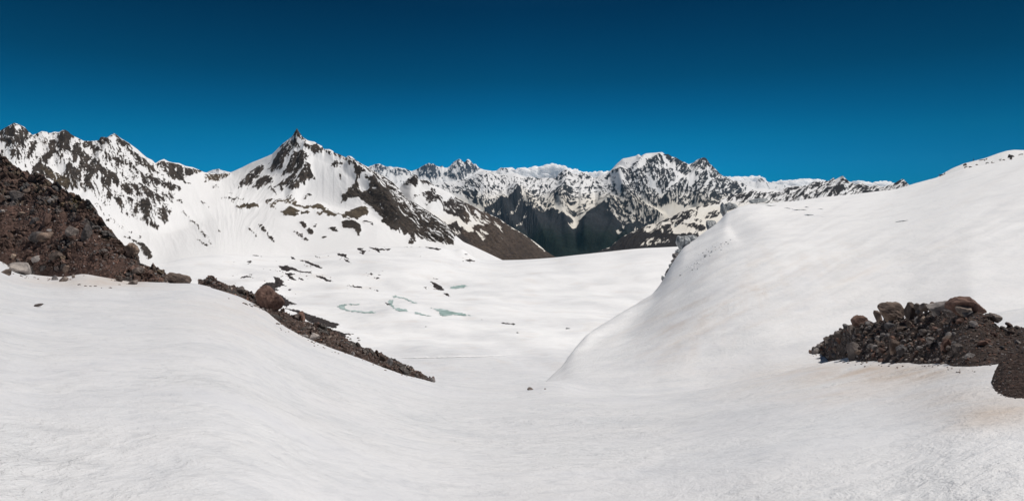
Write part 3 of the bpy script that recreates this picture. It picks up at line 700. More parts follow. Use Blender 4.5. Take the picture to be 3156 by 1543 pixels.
# ---- farthest range
crest = np.concatenate([T('R2', -2000, 450, -300, 420, 0, 420, 60, 395, 90, 372, 120, 362, 155, 356, 180, 366, 235, 378, 300, 400, 500, 420, 1000, 420),
    T('R3', 0, 310, 90, 285, 110, 270, 130, 262, 165, 250, 205, 243, 240, 262, 270, 275, 305, 268, 330, 280, 360, 276, 400, 282, 430, 288, 460, 302, 495, 312, 530, 300, 560, 288, 590, 268, 620, 252, 650, 240, 668, 248, 690, 243, 712, 265, 745, 275, 768, 263, 785, 280, 812, 284,
    840, 268, 862, 240, 885, 222, 910, 208, 928, 200, 945, 214, 955, 232, 980, 230, 990, 212, 1003, 203, 1022, 215, 1035, 232, 1050, 250, 1070, 245, 1090, 268, 1110, 288, 1150, 300, 1230, 312, 1260, 310, 1285, 288, 1305, 280, 1330, 290, 1355, 284, 1380, 300, 1430, 330, 1600, 390),
    T('R4', 300, 420, 1500, 440, 1600, 400, 1680, 400, 1740, 395, 1800, 402, 1840, 412, 1860, 390, 1892, 366, 1915, 388, 1945, 408, 1990, 415, 2040, 430, 2150, 440, 2342, 452, 2600, 470, 4000, 480)])
vc = curve(crest); yc = c_(13500); yb5 = c_(11000); vb = np.maximum(c_(212), vc + 5)
p5 = Survey(.16).draw([
 ('p','R3',.5,(120,300,165,250,205,243,260,275,240,330,200,350)),('p','R3',.48,(250,330,330,290,430,300,500,330,400,360)),
 ('p','R3',.72,(545,300,590,268,650,240,712,265,765,320,740,380,680,400,640,370,560,350)),
 ('p','R3',.62,(790,330,850,290,890,225,930,200,960,235,1003,203,1050,250,1110,290,1060,320,960,370,900,390,830,370)),
 ('p','R3',.9,(985,215,1003,203,1040,240,1020,255)),('s','R3',0,20,(890,240,920,300,870,330)),('s','R3',0,16,(960,240,980,300)),
 ('p','R3',.6,(745,275,768,263,785,280)),('p','R3',.55,(1280,310,1305,282,1355,284,1340,310)),('p','R4',.5,(1850,410,1892,366,1930,405,1890,430)),
])
mountain('far_range', 'distant chain of pale jagged snow peaks along the horizon', 150, 1120, .5,
    [(yb5, zv(vb, yb5)), (yc, zv(vc, yc)), (yc * 1.06, zv(vc + 8, yc * 1.06)), (yc * 1.3, zv(vc + 60, yc * 1.3))],
    [110, 10, 4], 505, p5, rib=2.0, ribL=7, shear=.2, k_rock=1.8, na=.55, nz=(2.6, 7), rock=(.05, .06, .075), rough=1.6, edge=.16)

# ---- rocky ridge behind the glacier slope (top right)
crest = T('R5', 900, 420, 1200, 320, 1285, 268, 1330, 240, 1380, 212, 1420, 196, 1450, 183, 1520, 165, 1600, 145, 1680, 115, 1740, 97, 1790, 90, 1858, 92, 2000, 78, 2400, 30, 3000, -60)
vc = curve(crest, 2); vb = v3 + 2.0; yb6 = y3 * .985; yc6 = y3 * 1.28
vc = np.minimum(vc, vb - .8)
p6 = Survey(.0).draw([('s','R5',.8,7,(1285,268,1320,255,1335,250)),('s','R5',.7,5,(1330,240,1380,212,1440,208)),('p','R5',.8,(1455,205,1465,185,1480,182,1470,203)),
  ('s','R5',.62,6,(1560,160,1610,150)),('s','R5',.62,7,(1690,165,1730,155)),('p','R5',.85,(1752,152,1775,122,1785,148)),('s','R5',.62,6,(1800,125,1850,122)),('s','R5',.5,7,(1600,185,1660,170))])
mountain('snow_ridge', 'white snow ridge with a few dark rocks above the glacier slope', 900, 1330, .5,
    [(yb6, zv(vb, yb6)), (yc6, zv(vc, yc6)), (yc6 * 1.15, zv(vc + 12, yc6 * 1.15)), (yc6 * 1.6, zv(vc + 120, yc6 * 1.6))],
    [60, 12, 6], 606, p6, rib=1.2, ribL=16, k_rock=1.2, rough=.5, jag=.1)
# ------------------------------------------------------------------ rock tools
def worley(x, y, seed=0):
    xi = np.floor(x).astype(np.int64); yi = np.floor(y).astype(np.int64)
    d1 = np.full(x.shape, 9.); d2 = np.full(x.shape, 9.); r = np.zeros(x.shape); dx1 = np.zeros(x.shape); dy1 = np.zeros(x.shape)
    for i in (-1, 0, 1):
        for j in (-1, 0, 1):
            h = _perm[(_perm[(xi + i + seed * 37) & 1023] + yi + j) & 1023]
            cx = xi + i + .5 + .42 * _gx[h]; cy = yi + j + .5 + .42 * _gy[(h * 7) & 1023]
            d = np.hypot(x - cx, y - cy); n = d < d1
            d2 = np.where(n, d1, np.minimum(d2, d)); r = np.where(n, h / 1023., r)
            dx1 = np.where(n, x - cx, dx1); dy1 = np.where(n, y - cy, dy1); d1 = np.where(n, d, d1)
    return d1, d2, r, dx1, dy1

def blocks(x, y, seed):
    """angular block relief, 0..1, with tilted tops and dark joints between"""
    d1, d2, r, dx, dy = worley(x, y, seed)
    a = r * 6.283 * 3
    h = .35 + .65 * ((r * 7.13) % 1) + .7 * (np.cos(a) * dx + np.sin(a) * dy)
    return h * sstep(0, .22, d2 - d1), r, sstep(.02, .2, d2 - d1)

_ICO = {}
def ico(n):
    if n not in _ICO:
        import bmesh
        b = bmesh.new(); bmesh.ops.create_icosphere(b, subdivisions=n, radius=1)
        b.verts.ensure_lookup_table()
        _ICO[n] = (np.array([v.co[:] for v in b.verts]), np.array([[v.index for v in f.verts] for f in b.faces])); b.free()
    return _ICO[n]

def rock_verts(seed, sub=3, npl=14, rough=.05, lo=.62, hi=1.0, p=22):
    g = np.random.default_rng(seed)
    V, Fc = ico(sub)
    n = g.normal(size=(npl, 3)); n /= np.linalg.norm(n, axis=1)[:, None]
    d = g.uniform(lo, hi, npl)
    c = np.maximum(V @ n.T, .02) / d
    r = np.minimum((c ** p).sum(1) ** (-1 / p), 1.2)
    s = seed % 97
    r = r * (1 + rough * (perlin(V[:, 0] * 2.2 + s, V[:, 1] * 2.2 + V[:, 2] * 1.7, s) + .6 * perlin(V[:, 0] * 5 + V[:, 2] * 3, V[:, 1] * 5 - V[:, 2] * 4 + s, s + 3) + .4 * perlin(V[:, 0] * 11 - V[:, 1] * 5, V[:, 2] * 11 + s, s + 5)))
    return V * r[:, None], Fc

def rock_material(name, c1, c2, c3, scale=3.0):
    m, t, b = nt(name)
    n = noise_node(t, scale, 8, .68); n2 = noise_node(t, scale * .35, 4, .6)
    c = ramp(t, n, [(.28, c1), (.5, c2), (.74, c3)])
    c = mixc(t, 'MULTIPLY', 1.0, c, ramp(t, n2, [(.3, (.65, .64, .66)), (.7, (1.15, 1.1, 1.05))]))
    oi = node(t, 'ShaderNodeObjectInfo')
    c = mixc(t, 'MULTIPLY', 1.0, c, ramp(t, oi.outputs['Random'], [(0, (.6, .6, .62)), (.5, (1, .97, .95)), (1, (1.45, 1.36, 1.28))]))
    t.links.new(c, b.inputs['Base Color']); b.inputs['Roughness'].default_value = .82; b.inputs['Specular IOR Level'].default_value = .3
    h = noise_node(t, scale * 2.2, 8, .7)
    bump(t, b, h, .9, .2 / scale)
    return m
RM = {'dark': rock_material('dark_lava_rock', (.058, .053, .052), (.145, .130, .124), (.30, .275, .26)),
      'red': rock_material('red_brown_rock', (.06, .038, .032), (.18, .112, .09), (.33, .23, .19)),
      'grey': rock_material('grey_rock', (.10, .098, .099), (.25, .243, .243), (.42, .41, .40)),
      'pale': rock_material('pale_rock', (.15, .125, .10), (.30, .25, .21), (.46, .41, .36)),
      'brown': rock_material('brown_rock', (.056, .045, .040), (.145, .115, .098), (.29, .24, .205))}
M_earth = attr_material('volcanic_gravel', .9, .15, 9.0, .9, .06, (14.0, .55, 1.5))
M_crag = attr_material('brown_crag_rock', .88, .2, 3.5, 1.0, .18, (5.0, .55, 1.5))

_rk = [0]
def add_rock(name, X, Y, z, sx, sy, sz, mat, sub=3, seed=None, tilt=.35, npl=14, rough=.05, rotz=None, lo=.62):
    _rk[0] += 1; seed = seed or (1000 + _rk[0])
    V, Fc = rock_verts(seed, sub, npl, rough, lo)
    g = np.random.default_rng(seed + 5)
    o = mesh_obj(name, V * np.array([sx, sy, sz]), Fc, RM[mat], smooth=False)
    o.location = (X, Y, z)
    o.rotation_euler = (g.uniform(-tilt, tilt), g.uniform(-tilt, tilt), g.uniform(0, 6.28) if rotz is None else rotz)
    return o

class Mound:
    """a heap or slope of loose rock between a surveyed foot line and a surveyed top line"""
    def __init__(s, name, label, low, up, ytop, p0, p1, dp, rows, mat, shape, back=1.15, bury=.25, lowd=1.0, lean=.55, ybase=None):
        px = np.arange(p0, p1, dp)
        vl = np.interp(px, low[:, 0], low[:, 1]); vu = np.interp(px, up[:, 0], up[:, 1])
        Yl = np.array([near_hf.hit(p, v, 2.2, 75, 260) for p, v in zip(px[::4], vl[::4])]); Yl = np.interp(px, px[::4], Yl) * lowd
        k = np.hanning(141); k /= k.sum(); Yl = np.convolve(np.pad(Yl, 70, mode='edge'), k, 'valid')
        if ybase is not None: Yl = ybase(px)
        zl = near_z((px - CX) / F * Yl, Yl)
        zl = (zl if ybase is None else np.minimum(zl, zv(vl, Yl))) - bury
        Yu = Yl + ytop(px); zu = np.maximum(zv(vu, Yu), zl + .02)
        f = np.linspace(0, 1, rows)[:, None]
        Y = Yl * (1 - f) + Yu * f; Z = zl + (zu - zl) * (f ** .85)
        fb = np.linspace(.12, 1, 14)[:, None]
        Y = np.concatenate([Y, Yu * (1 + (back - 1) * fb)]); Z = np.concatenate([Z, zu - (zu - zl + 2.5) * fb ** 1.3])
        P = np.broadcast_to(px, Y.shape); X = (P - CX) / F * Y
        ff = np.concatenate([f, np.ones_like(fb)]) * np.ones_like(Y)
        dz, col = shape(X, Y, Z, P, ff)
        dz = dz * sstep(0, .08, ff)
        Y = Y - dz * lean; Z = Z + dz * math.sqrt(1 - lean * lean); X = (P - CX) / F * (Y + dz * lean)
        # outside the surveyed span the heap runs out into the snow
        gz = near_z(X, Y) - bury - .1
        w_ = sstep(p0 - .5, p0 + 7, P) if p0 > 900 else 1.0
        w_ = w_ * (1 - sstep(p1 - 48, p1 - 6, P)) if p1 > 1000 else w_
        Z = np.where(Z > gz, gz + (Z - gz) * w_, Z)
        Zb = np.minimum(Z[-1], gz[-1]); Z[-1] = Zb; Z[-2] = .5 * (Z[-3] + Zb)
        s.X, s.Y, s.Z, s.P, s.f = X, Y, Z, P, ff; s.V = V0 - Z * F / Y; s.rows = rows
        s.ob = grid_obj(name, X, Y, Z, mat, col); tag(s.ob, label, kind='structure')
    def at(s, px, v):
        k = np.argmin((s.P[:s.rows] - px) ** 2 + (s.V[:s.rows] - v) ** 2); r = lambda A: float(A[:s.rows].ravel()[k])
        return r(s.X), r(s.Y), r(s.Z)

def boulder_on(mound, name, R, cx, cy, w, h, mat, label, cat='boulder', dy=.0, **kw):
    (px, v), = T(R, cx, cy); k = FR[R][2] * S
    if mound == 'snow':
        X, Y, z = near_at(px, v + h * k * .42)
    else:
        X, Y, z = mound.at(px, v + h * k * .25)
    Y += dy; X = (px - CX) / F * Y; m = k / F * Y
    kw.setdefault('rotz', None)
    kw['rough'] = kw.get('rough', .05) * 1.1
    o = add_rock(name, X, Y, zv(v, Y) - (.06 * h * m), w * m * .56, w * m * .5, h * m * .60, mat, **kw)
    tag(o, label, cat)
    return o

def scatter(mound, n, name, mats, size, rng, band=(0, 1), keep=None, group=None, labels=None, sub=2, cat='rock', mind=.6, sink=.6):
    """countable loose rocks, each its own object"""
    pts = []; tries = 0; R_ = mound.rows
    while len(pts) < n and tries < n * 60:
        tries += 1
        i = rng.integers(int(band[0] * (R_ - 1)), int(band[1] * (R_ - 1)) + 1); j = rng.integers(0, mound.P.shape[1])
        px, v = mound.P[i, j], mound.V[i, j]
        if not (-8 < px < 1032): continue
        if keep and not keep(px, v, mound.f[i, j]): continue
        r = size(rng)
        if any((px - a) ** 2 + (v - b) ** 2 < (mind * (r + c)) ** 2 for a, b, c in pts): continue
        pts.append((px, v, r))
        m = mats[rng.choice(len(mats), p=None)]
        Y = mound.Y[i, j]; w = r / F * Y
        sz = w * rng.uniform(.6, .95)
        o = add_rock(name, mound.X[i, j], Y, mound.Z[i, j] + sz * sink + .012, w, w * rng.uniform(.75, 1.1), sz, m, sub=sub, tilt=.7, npl=11)
        tag(o, labels[m], cat, group[m])
    return pts

def gravel(mound, n, name, label, mat, rmin, rmax, rng, keep=None, col=None):
    V, Fc = ico(1); VV = []; FF = []; CC = []
    R_ = mound.rows; vis = mound.f[:R_] > .02
    ii = rng.integers(0, R_, n); jj = rng.integers(0, mound.P.shape[1], n)
    protos = [rock_verts(5000 + q, 1, 8, .1, .55)[0] for q in range(12)]
    k = 0
    for i, j in zip(ii, jj):
        if keep and not keep(mound.P[i, j], mound.V[i, j], mound.f[i, j]): continue
        r = rmin * (rmax / rmin) ** (rng.random() ** 2.2) / F * mound.Y[i, j]
        a = rng.random() * 6.28; ca, sa = math.cos(a), math.sin(a)
        v = protos[k % 12] * r * rng.uniform(.7, 1.2, 3)
        v = np.stack([v[:, 0] * ca - v[:, 1] * sa, v[:, 0] * sa + v[:, 1] * ca, v[:, 2]], 1) + (mound.X[i, j], mound.Y[i, j], mound.Z[i, j] + r * .3)
        VV.append(v); FF.append(Fc + len(V) * k); CC.append(np.tile(col(rng), (len(V), 1))); k += 1
    o = mesh_obj(name, np.concatenate(VV), np.concatenate(FF), mat, np.concatenate(CC), smooth=False)
    tag(o, label, kind='stuff')
    return o
pal = np.array([[.05, .042, .04], [.035, .03, .029], [.075, .045, .036], [.11, .10, .098], [.062, .05, .042], [.19, .16, .14], [.13, .075, .055]])
def stone_col(r): return 2.3 * pal[r.choice(7, p=[.27, .24, .17, .12, .12, .03, .05])] * r.uniform(.6, 1.35)
M_stone = attr_material('loose_stones', .85, .25, 20., .5, .02, (25.0, .7, 1.35))

# ------------------------------------------------------------------ scree slope on the left
low = np.concatenate([T('N2', -600, 800, -100, 935, 0, 965, 60, 1000, 120, 1075, 250, 1112, 430, 1128, 590, 1128, 640, 1085, 700, 1068, 800, 1085, 1000, 1140, 1120, 1180, 1240, 1178), T('N3', 270, 415, 500, 405, 800, 400, 1000, 402)])
up = T('R1', -600, 120, -300, 205, -100, 255, 0, 273, 30, 285, 60, 308, 90, 333, 110, 350, 150, 368, 180, 374, 200, 388, 250, 403, 300, 425, 330, 450, 400, 475, 430, 510, 480, 525, 520, 545, 570, 570, 600, 590, 625, 620,
       640, 660, 670, 690, 700, 740, 730, 765, 760, 805, 800, 843, 830, 853, 855, 846, 880, 872, 890, 905, 896, 950, 905, 968, 940, 975, 985, 983, 1008, 990, 1015, 1008, 1040, 1020, 1070, 1030, 1085, 1050, 1110, 1084, 1130, 1088)
def scree_shape(X, Y, Z, P, f):
    vv = V0 - Z * F / Y
    # crag band along the upper edge and middle ribs, loose dark grit between
    cr = sstep(.50, .82, f + .30 * fbm(X / 7, Z / 4, 3, 5)) * sstep(-40, 10, P + 60)
    cr = np.clip(cr + .8 * sstep(.12, .3, fbm(X / 9 + Z / 9, Z / 4, 3, 8)), 0, 1)
    wx = .5 * fbm(X / 1.5, Z / 1.5, 2, 15)
    b1, r1, j1 = blocks(X / 1.9 + wx, (Z * 1.2 + Y * .3) / 1.5 + wx, 3); b2, r2, j2 = blocks(X / .85 + wx, (Z * 1.2 + Y * .3) / .62, 4); b3, r3, j3 = blocks(X / .36, (Z * 1.2 + Y * .3) / .27, 6)
    small = sstep(-.05, .25, fbm(X / 4, Z / 2.4, 3, 12))
    dz = cr * (.75 * (b1 - .5) + .45 * (b2 - .4)) + (1 - cr) * (.36 * b2 * small + .05) + .16 * b3 * (.35 + .65 * np.maximum(cr, small)) + .12 * fbm(X / .3, Z / .3, 3, 17)
    dz = dz * sstep(-.02, .12, f)
    base = np.array([.116, .076, .062]); grit = np.array([.098, .060, .049]); greyc = np.array([.13, .122, .118]); och = np.array([.15, .115, .085])
    t1 = ((r2 * 5.7) % 1)[..., None]
    col = base * (.55 + .9 * ((r1 * 3.1) % 1)[..., None]) * (.7 + .7 * t1)
    col = np.where(t1 > .72, greyc * (.5 + .9 * ((r2 * 11) % 1)[..., None]), col)
    col = np.where((t1 < .12) & (cr[..., None] > .4), och * .9, col)
    g = np.maximum(cr, small * .8)[..., None]
    col = grit * (.8 + .5 * ((r3 * 9) % 1)[..., None]) * (1 - g) + col * g
    col = col * (.62 + .38 * (j1 * j2)[..., None])
    moss = (np.exp(-((P - 74) / 13) ** 2 - ((vv - 205) / 6) ** 2) + np.exp(-((P - 166) / 14) ** 2 - ((vv - 268) / 5) ** 2)) * sstep(-.1, .3, fbm(X / 1.2, Z / .9, 3, 19))
    col = col * (1 - moss[..., None] * .8) + moss[..., None] * .8 * np.array([.085, .075, .028])
    return dz, col
scree = Mound('scree_slope', 'steep slope of brown scree and crags at the left edge', low, up, lambda p: np.interp(p, [-100, 0, 60, 110, 150, 180], [19, 18, 13, 8, 4.5, 2.5]), -95, 178, .33, 300, M_crag, scree_shape, 1.15, lean=.6, ybase=lambda p: np.interp(p, [-100, 0, 60, 110, 178], [57, 55, 51, 48.5, 47]))

# ------------------------------------------------------------------ moraine
low = np.concatenate([T('N3', 1225, 430, 1300, 442, 1400, 472, 1520, 516, 1620, 551, 1750, 582, 1850, 612, 1950, 682, 2050, 728, 2150, 790, 2400, 890), T('N4', 60, 250, 140, 270, 230, 315, 300, 345, 360, 385, 430, 420, 520, 440, 600, 490, 650, 520, 710, 550, 800, 570, 900, 600, 1000, 640,
       1100, 675, 1200, 702, 1300, 750, 1400, 785, 1500, 820, 1600, 850, 1700, 885, 1800, 915, 1900, 945, 2000, 965, 2080, 985, 2150, 1000, 2240, 1030)])
up = np.concatenate([T('N3', 1225, 428, 1290, 392, 1340, 335, 1390, 318, 1440, 330, 1500, 390, 1550, 408, 1600, 432, 1640, 447, 1700, 447, 1740, 472, 1820, 490, 1845, 512, 1900, 520, 1960, 572, 2030, 600, 2100, 640, 2420, 760), T('N4', 0, 47, 60, 50, 130, 60, 200, 95, 300, 130, 420, 180, 560, 230, 700, 262,
      760, 300, 830, 332, 900, 372, 980, 422, 1060, 482, 1130, 500, 1180, 542, 1240, 570, 1290, 582, 1310, 602, 1400, 640, 1450, 652, 1500, 655, 1560, 712, 1620, 720, 1670, 747, 1700, 747, 1800, 802, 1870, 832, 1900, 870, 1950, 877, 2010, 882, 2050, 910, 2065, 962, 2100, 977, 2150, 985, 2200, 1000, 2240, 1030)])
low = low[np.argsort(low[:, 0])]; up = up[np.argsort(up[:, 0])]
def moraine_shape(X, Y, Z, P, f):
    u = X * 1.0 + Y * .2; w = Z * 1.3 + Y * .5
    b2, r2, j2 = blocks(u / .7, w / .6, 24); b3, r3, j3 = blocks(u / .3, w / .26, 26)
    big = sstep(-.1, .25, fbm(u / 3, w / 2, 3, 22))
    dz = .30 * b2 * big + .13 * b3 + .10 * fbm(u / .5, w / .5, 3, 23)
    dz = dz * sstep(0, .12, f)
    col = np.array([.078, .056, .048]) * (.6 + .8 * ((r3 * 7) % 1)[..., None])
    t1 = ((r2 * 5.7) % 1)[..., None]
    col = np.where((t1 > .7) & (big[..., None] > .4), np.array([.085, .078, .073]) * (.5 + t1 * .6), col)
    return dz, col * (.65 + .35 * (j2 * j3)[..., None])
moraine = Mound('moraine_ridge', 'long dark ridge of moraine rubble running down along the snow hump', low, up, lambda p: np.interp(p, [190, 240, 300, 400, 434, 440], [3.0, 3.2, 4.0, 2.6, .6, .3]), 198.5, 435, .33, 90, M_earth, moraine_shape, 1.06, .12)

# ------------------------------------------------------------------ rubble heap on the right, and the earth mound in front of it
low = T('R7', 262, 657, 330, 657, 420, 655, 480, 672, 500, 715, 560, 735, 640, 738, 700, 748, 780, 745, 860, 752, 940, 765, 1080, 748, 1240, 755, 1320, 745, 1400, 757, 1460, 770, 1540, 796, 1620, 796, 1700, 786, 1800, 775, 1880, 770, 2000, 770, 2115, 772, 2500, 790)
up = T('R7', 262, 655, 300, 625, 330, 600, 400, 545, 500, 492, 590, 440, 650, 430, 720, 425, 800, 405, 870, 395, 940, 380, 1000, 370, 1100, 365, 1200, 325, 1300, 312, 1500, 312, 1640, 312, 1740, 325, 1800, 345, 1840, 385, 1870, 420, 1900, 435, 1960, 465, 2040, 493, 2115, 520, 2300, 600, 2500, 660)
def heap_shape(X, Y, Z, P, f):
    b2, r2, j2 = blocks(X / .36, (Z * 1.3 + Y * .8) / .34, 34); b3, r3, j3 = blocks(X / .14, (Z * 1.3 + Y * .8) / .14, 36)
    right = sstep(930, 985, P + 20 * fbm(X, Y, 2, 30))
    dz = (.05 * b2 * (1 - right) + .03 * b3 + .05 * fbm(X / .5, Y / .5, 3, 31)) * sstep(0, .1, f)
    col = np.array([.060, .044, .038]) * (.65 + .7 * ((r3 * 7) % 1)[..., None])
    return dz, col * (.6 + .4 * j2[..., None])
heap = Mound('rubble_heap', 'low heap of dark volcanic rubble on the snow at right', low, up, lambda p: np.interp(p, [809, 830, 880, 960, 1024, 1100], [.5, 2.4, 3.3, 3.4, 3.0, 2.0]), 810, 1075, .3, 170, M_earth, heap_shape, 1.12, .10)
low = T('R7', 1800, 968, 1830, 1005, 1860, 1035, 1900, 1060, 1950, 1077, 2000, 1080, 2115, 1078, 2300, 1100, 2600, 1160)
up = T('R7', 1800, 962, 1825, 915, 1840, 885, 1848, 840, 1870, 800, 1890, 765, 1920, 735, 1960, 705, 2030, 670, 2115, 620, 2300, 560, 2600, 540)
def earth_shape(X, Y, Z, P, f):
    b3, r3, j3 = blocks(X / .09 + .8 * fbm(X, Y, 2, 47), Y / .09 + .8 * fbm(X, Y, 2, 48), 46)
    dz = (.022 * b3 + .07 * fbm(X / .7, Y / .7, 5, 41, .6)) * sstep(0, .1, f)
    return dz, np.array([.052, .036, .031]) * (.6 + .8 * ((r3 * 7) % 1)[..., None])
earth = Mound('earth_mound', 'dark brown mound of fine volcanic earth at the right edge', low, up, lambda p: np.interp(p, [987, 1000, 1030, 1100], [.5, 1.5, 2.2, 2.6]), 987.6, 1110, .3, 160, M_earth, earth_shape, 1.1, .06)
# ------------------------------------------------------------------ boulders that can be told apart
rr = np.random.default_rng(99)
B = boulder_on
# crown of the rubble heap
B(heap, 'boulder', 'R7', 690, 385, 112, 100, 'red', 'rounded dark red boulder on the left shoulder of the rubble heap', sub=4, rough=.09)
B(heap, 'boulder', 'R7', 765, 400, 60, 50, 'red', 'low red wedge of rock leaning against the rounded dark red boulder')
B(heap, 'boulder', 'R7', 862, 340, 66, 108, 'brown', 'narrow upright brown boulder left of the large domed one', tilt=.15, sub=4)
B(heap, 'boulder', 'R7', 985, 305, 205, 150, 'brown', 'large domed brown boulder with a dark cleft on top of the heap', sub=4, seed=4411, tilt=.15, rough=.07)
B(heap, 'boulder', 'R7', 915, 300, 60, 110, 'dark', 'black crusted slab against the left side of the large domed boulder', tilt=.15, sub=4, dy=-.2)
B(heap, 'boulder', 'R7', 1150, 308, 105, 185, 'brown', 'tall leaning grey brown boulder with a pale broken face', sub=4, tilt=.3, seed=4420)
B(heap, 'boulder', 'R7', 1205, 268, 60, 75, 'pale', 'cream coloured broken rock face behind the tall leaning boulder', sub=4, dy=.05)
B(heap, 'boulder', 'R7', 1246, 258, 76, 64, 'dark', 'black oval stone perched beside the cream coloured rock', sub=4, tilt=.2, dy=-.1)
B(heap, 'boulder', 'R7', 1392, 272, 190, 104, 'grey', 'broad grey boulder in the middle of the heap crest', sub=4, tilt=.2, seed=4433)
B(heap, 'boulder', 'R7', 1322, 265, 60, 70, 'red', 'small red boulder tucked behind the broad grey one', dy=.2)
B(heap, 'boulder', 'R7', 1630, 258, 235, 145, 'red', 'largest reddish brown boulder at the right of the crest', sub=4, tilt=.15, seed=4440, rough=.06)
B(heap, 'boulder', 'R7', 1600, 288, 105, 82, 'pale', 'pale triangular stone in front of the largest boulder', sub=3, tilt=.2, npl=6, dy=-.35)
B(heap, 'boulder', 'R7', 1866, 350, 88, 62, 'dark', 'jagged black chunk at the right end of the heap crest', sub=4, rough=.12)
B(heap, 'boulder', 'R7', 655, 640, 138, 140, 'dark', 'big dark boulder low in the left part of the heap', sub=4, tilt=.2, seed=4455)
B(heap, 'boulder', 'R7', 1003, 605, 92, 135, 'brown', 'upright brown boulder low in the middle of the heap', sub=4, tilt=.2)
B(heap, 'boulder', 'R7', 1068, 640, 88, 100, 'grey', 'rough grey boulder right of the upright brown one', sub=4, rough=.1)
B(heap, 'boulder', 'R7', 1430, 600, 78, 130, 'red', 'long red brown stone standing low in the right part of the heap', sub=4, tilt=.25)
B(heap, 'boulder', 'R7', 1536, 618, 66, 80, 'dark', 'black egg shaped stone in the earthy right part of the heap')
B(heap, 'boulder', 'R7', 958, 430, 92, 64, 'grey', 'flat grey stone just below the large domed boulder')
B(heap, 'boulder', 'R7', 1050, 436, 84, 62, 'pale', 'pale angular stone just right of the flat grey one')
B(heap, 'boulder', 'R7', 630, 452, 78, 90, 'dark', 'black block below the rounded dark red boulder', sub=4)
B(heap, 'boulder', 'R7', 685, 468, 62, 70, 'brown', 'brown stone leaning right of the black block', tilt=.4)
B(heap, 'boulder', 'R7', 540, 492, 92, 62, 'dark', 'craggy black rock on the left slope of the heap', rough=.12, sub=4)
B(heap, 'boulder', 'R7', 428, 540, 70, 58, 'dark', 'dark rock near the left tip of the heap', rough=.1)
B(heap, 'boulder', 'R7', 530, 545, 70, 66, 'red', 'rust coloured stone with a pale top on the left slope of the heap')
B(heap, 'boulder', 'R7', 1650, 680, 76, 50, 'grey', 'light grey stone at the foot of the earthy right part')
kz = lambda px, v, f: f > .04
GH = {'dark': 'dark stones on the rubble heap', 'grey': 'grey stones on the rubble heap', 'red': 'red stones on the rubble heap', 'brown': 'brown stones on the rubble heap', 'pale': 'pale stones on the rubble heap'}
LH = {'dark': 'small dark lava stone lying among the rubble of the heap', 'grey': 'small grey stone lying among the rubble of the heap', 'red': 'small red brown stone lying among the rubble of the heap',
      'brown': 'small brown stone lying among the rubble of the heap', 'pale': 'small pale stone lying among the rubble of the heap'}
mats_h = ['dark'] * 6 + ['grey'] * 6 + ['red'] * 4 + ['brown'] * 5 + ['pale']
def wh(px, v, f): return f > .03 and (px < 948 or rr.random() < .22)
scatter(heap, 195, 'rock', mats_h, lambda g: float(np.clip(2.45 * math.exp(g.normal(0, .3)), 1.4, 5.0)), rr, keep=wh, group=GH, labels=LH)
gravel(heap, 6000, 'rubble', 'fine loose rubble filling the heap between the larger stones', M_stone, .4, 1.4, np.random.default_rng(5), keep=lambda px, v, f: f > .02, col=stone_col)
gravel(earth, 3000, 'gravel', 'fine dark gravel scattered over the earth mound', M_stone, .2, 1.1, np.random.default_rng(6), keep=lambda px, v, f: f > .03, col=stone_col)

# scree slope
B('snow', 'boulder', 'N2', 172, 1058, 190, 104, 'grey', 'large smooth grey boulder lying on the snow at the scree foot', sub=4, tilt=.12, seed=4501, rough=.04)
B('snow', 'boulder', 'N2', 56, 1085, 66, 54, 'brown', 'small brown boulder on the snow left of the large grey one', tilt=.2)
B(scree, 'boulder', 'N2', 152, 440, 118, 105, 'dark', 'big black block high on the scree near the left edge', sub=4, tilt=.3)
B(scree, 'boulder', 'N2', 315, 785, 105, 95, 'dark', 'dark grey angular boulder in the middle of the scree', sub=4, tilt=.4)
B(scree, 'boulder', 'N2', 395, 780, 100, 90, 'brown', 'brown boulder right beside the dark grey angular one on the scree', sub=4)
B(scree, 'boulder', 'N2', 305, 640, 80, 70, 'dark', 'dark slab above the dark grey angular boulder on the scree', tilt=.4, sub=4)
B(scree, 'boulder', 'N2', 490, 940, 110, 85, 'brown', 'wide brown boulder in the lower scree', sub=4)
B(scree, 'boulder', 'N2', 312, 972, 95, 50, 'grey', 'flat grey slab low on the scree', sub=3)
B(scree, 'boulder', 'N2', 115, 950, 40, 50, 'pale', 'pale pointed stone in the dark grit above the large grey boulder')
B(scree, 'boulder', 'N2', 405, 640, 75, 100, 'red', 'reddish slab standing in the centre of the scree', tilt=.4, sub=4)
B(scree, 'boulder', 'N2', 740, 760, 90, 130, 'dark', 'tall dark slab leaning under the crags', sub=4, tilt=.3)
B(scree, 'boulder', 'N2', 620, 735, 90, 110, 'dark', 'dark block left of the tall slab under the crags', sub=4)
B(scree, 'boulder', 'N2', 1145, 900, 90, 150, 'brown', 'knobbly brown rock tower at the right end of the crags', sub=4, rough=.14, tilt=.12)
B('snow', 'boulder', 'N2', 585, 1070, 75, 70, 'brown', 'round brown boulder where the scree juts onto the snow', sub=3)
B('snow', 'boulder', 'N2', 472, 1135, 50, 44, 'grey', 'grey stone at the tip of the scree on the snow')
B('snow', 'boulder', 'N2', 555, 1146, 60, 48, 'dark', 'dark wedge of rock at the very tip of the scree', tilt=.5)
B('snow', 'boulder', 'N2', 633, 1118, 26, 28, 'dark', 'little dark stone just right of the scree tip')
B('snow', 'boulder', 'N2', 1195, 1070, 80, 66, 'dark', 'black boulder at the lower right of the scree', sub=3)
B('snow', 'boulder', 'N2', 1155, 1170, 70, 44, 'dark', 'dark boulder half sunk at the lower right foot of the scree')
B('snow', 'boulder', 'N2', 1035, 1145, 50, 56, 'brown', 'brown block at the foot of the right scree', tilt=.3)
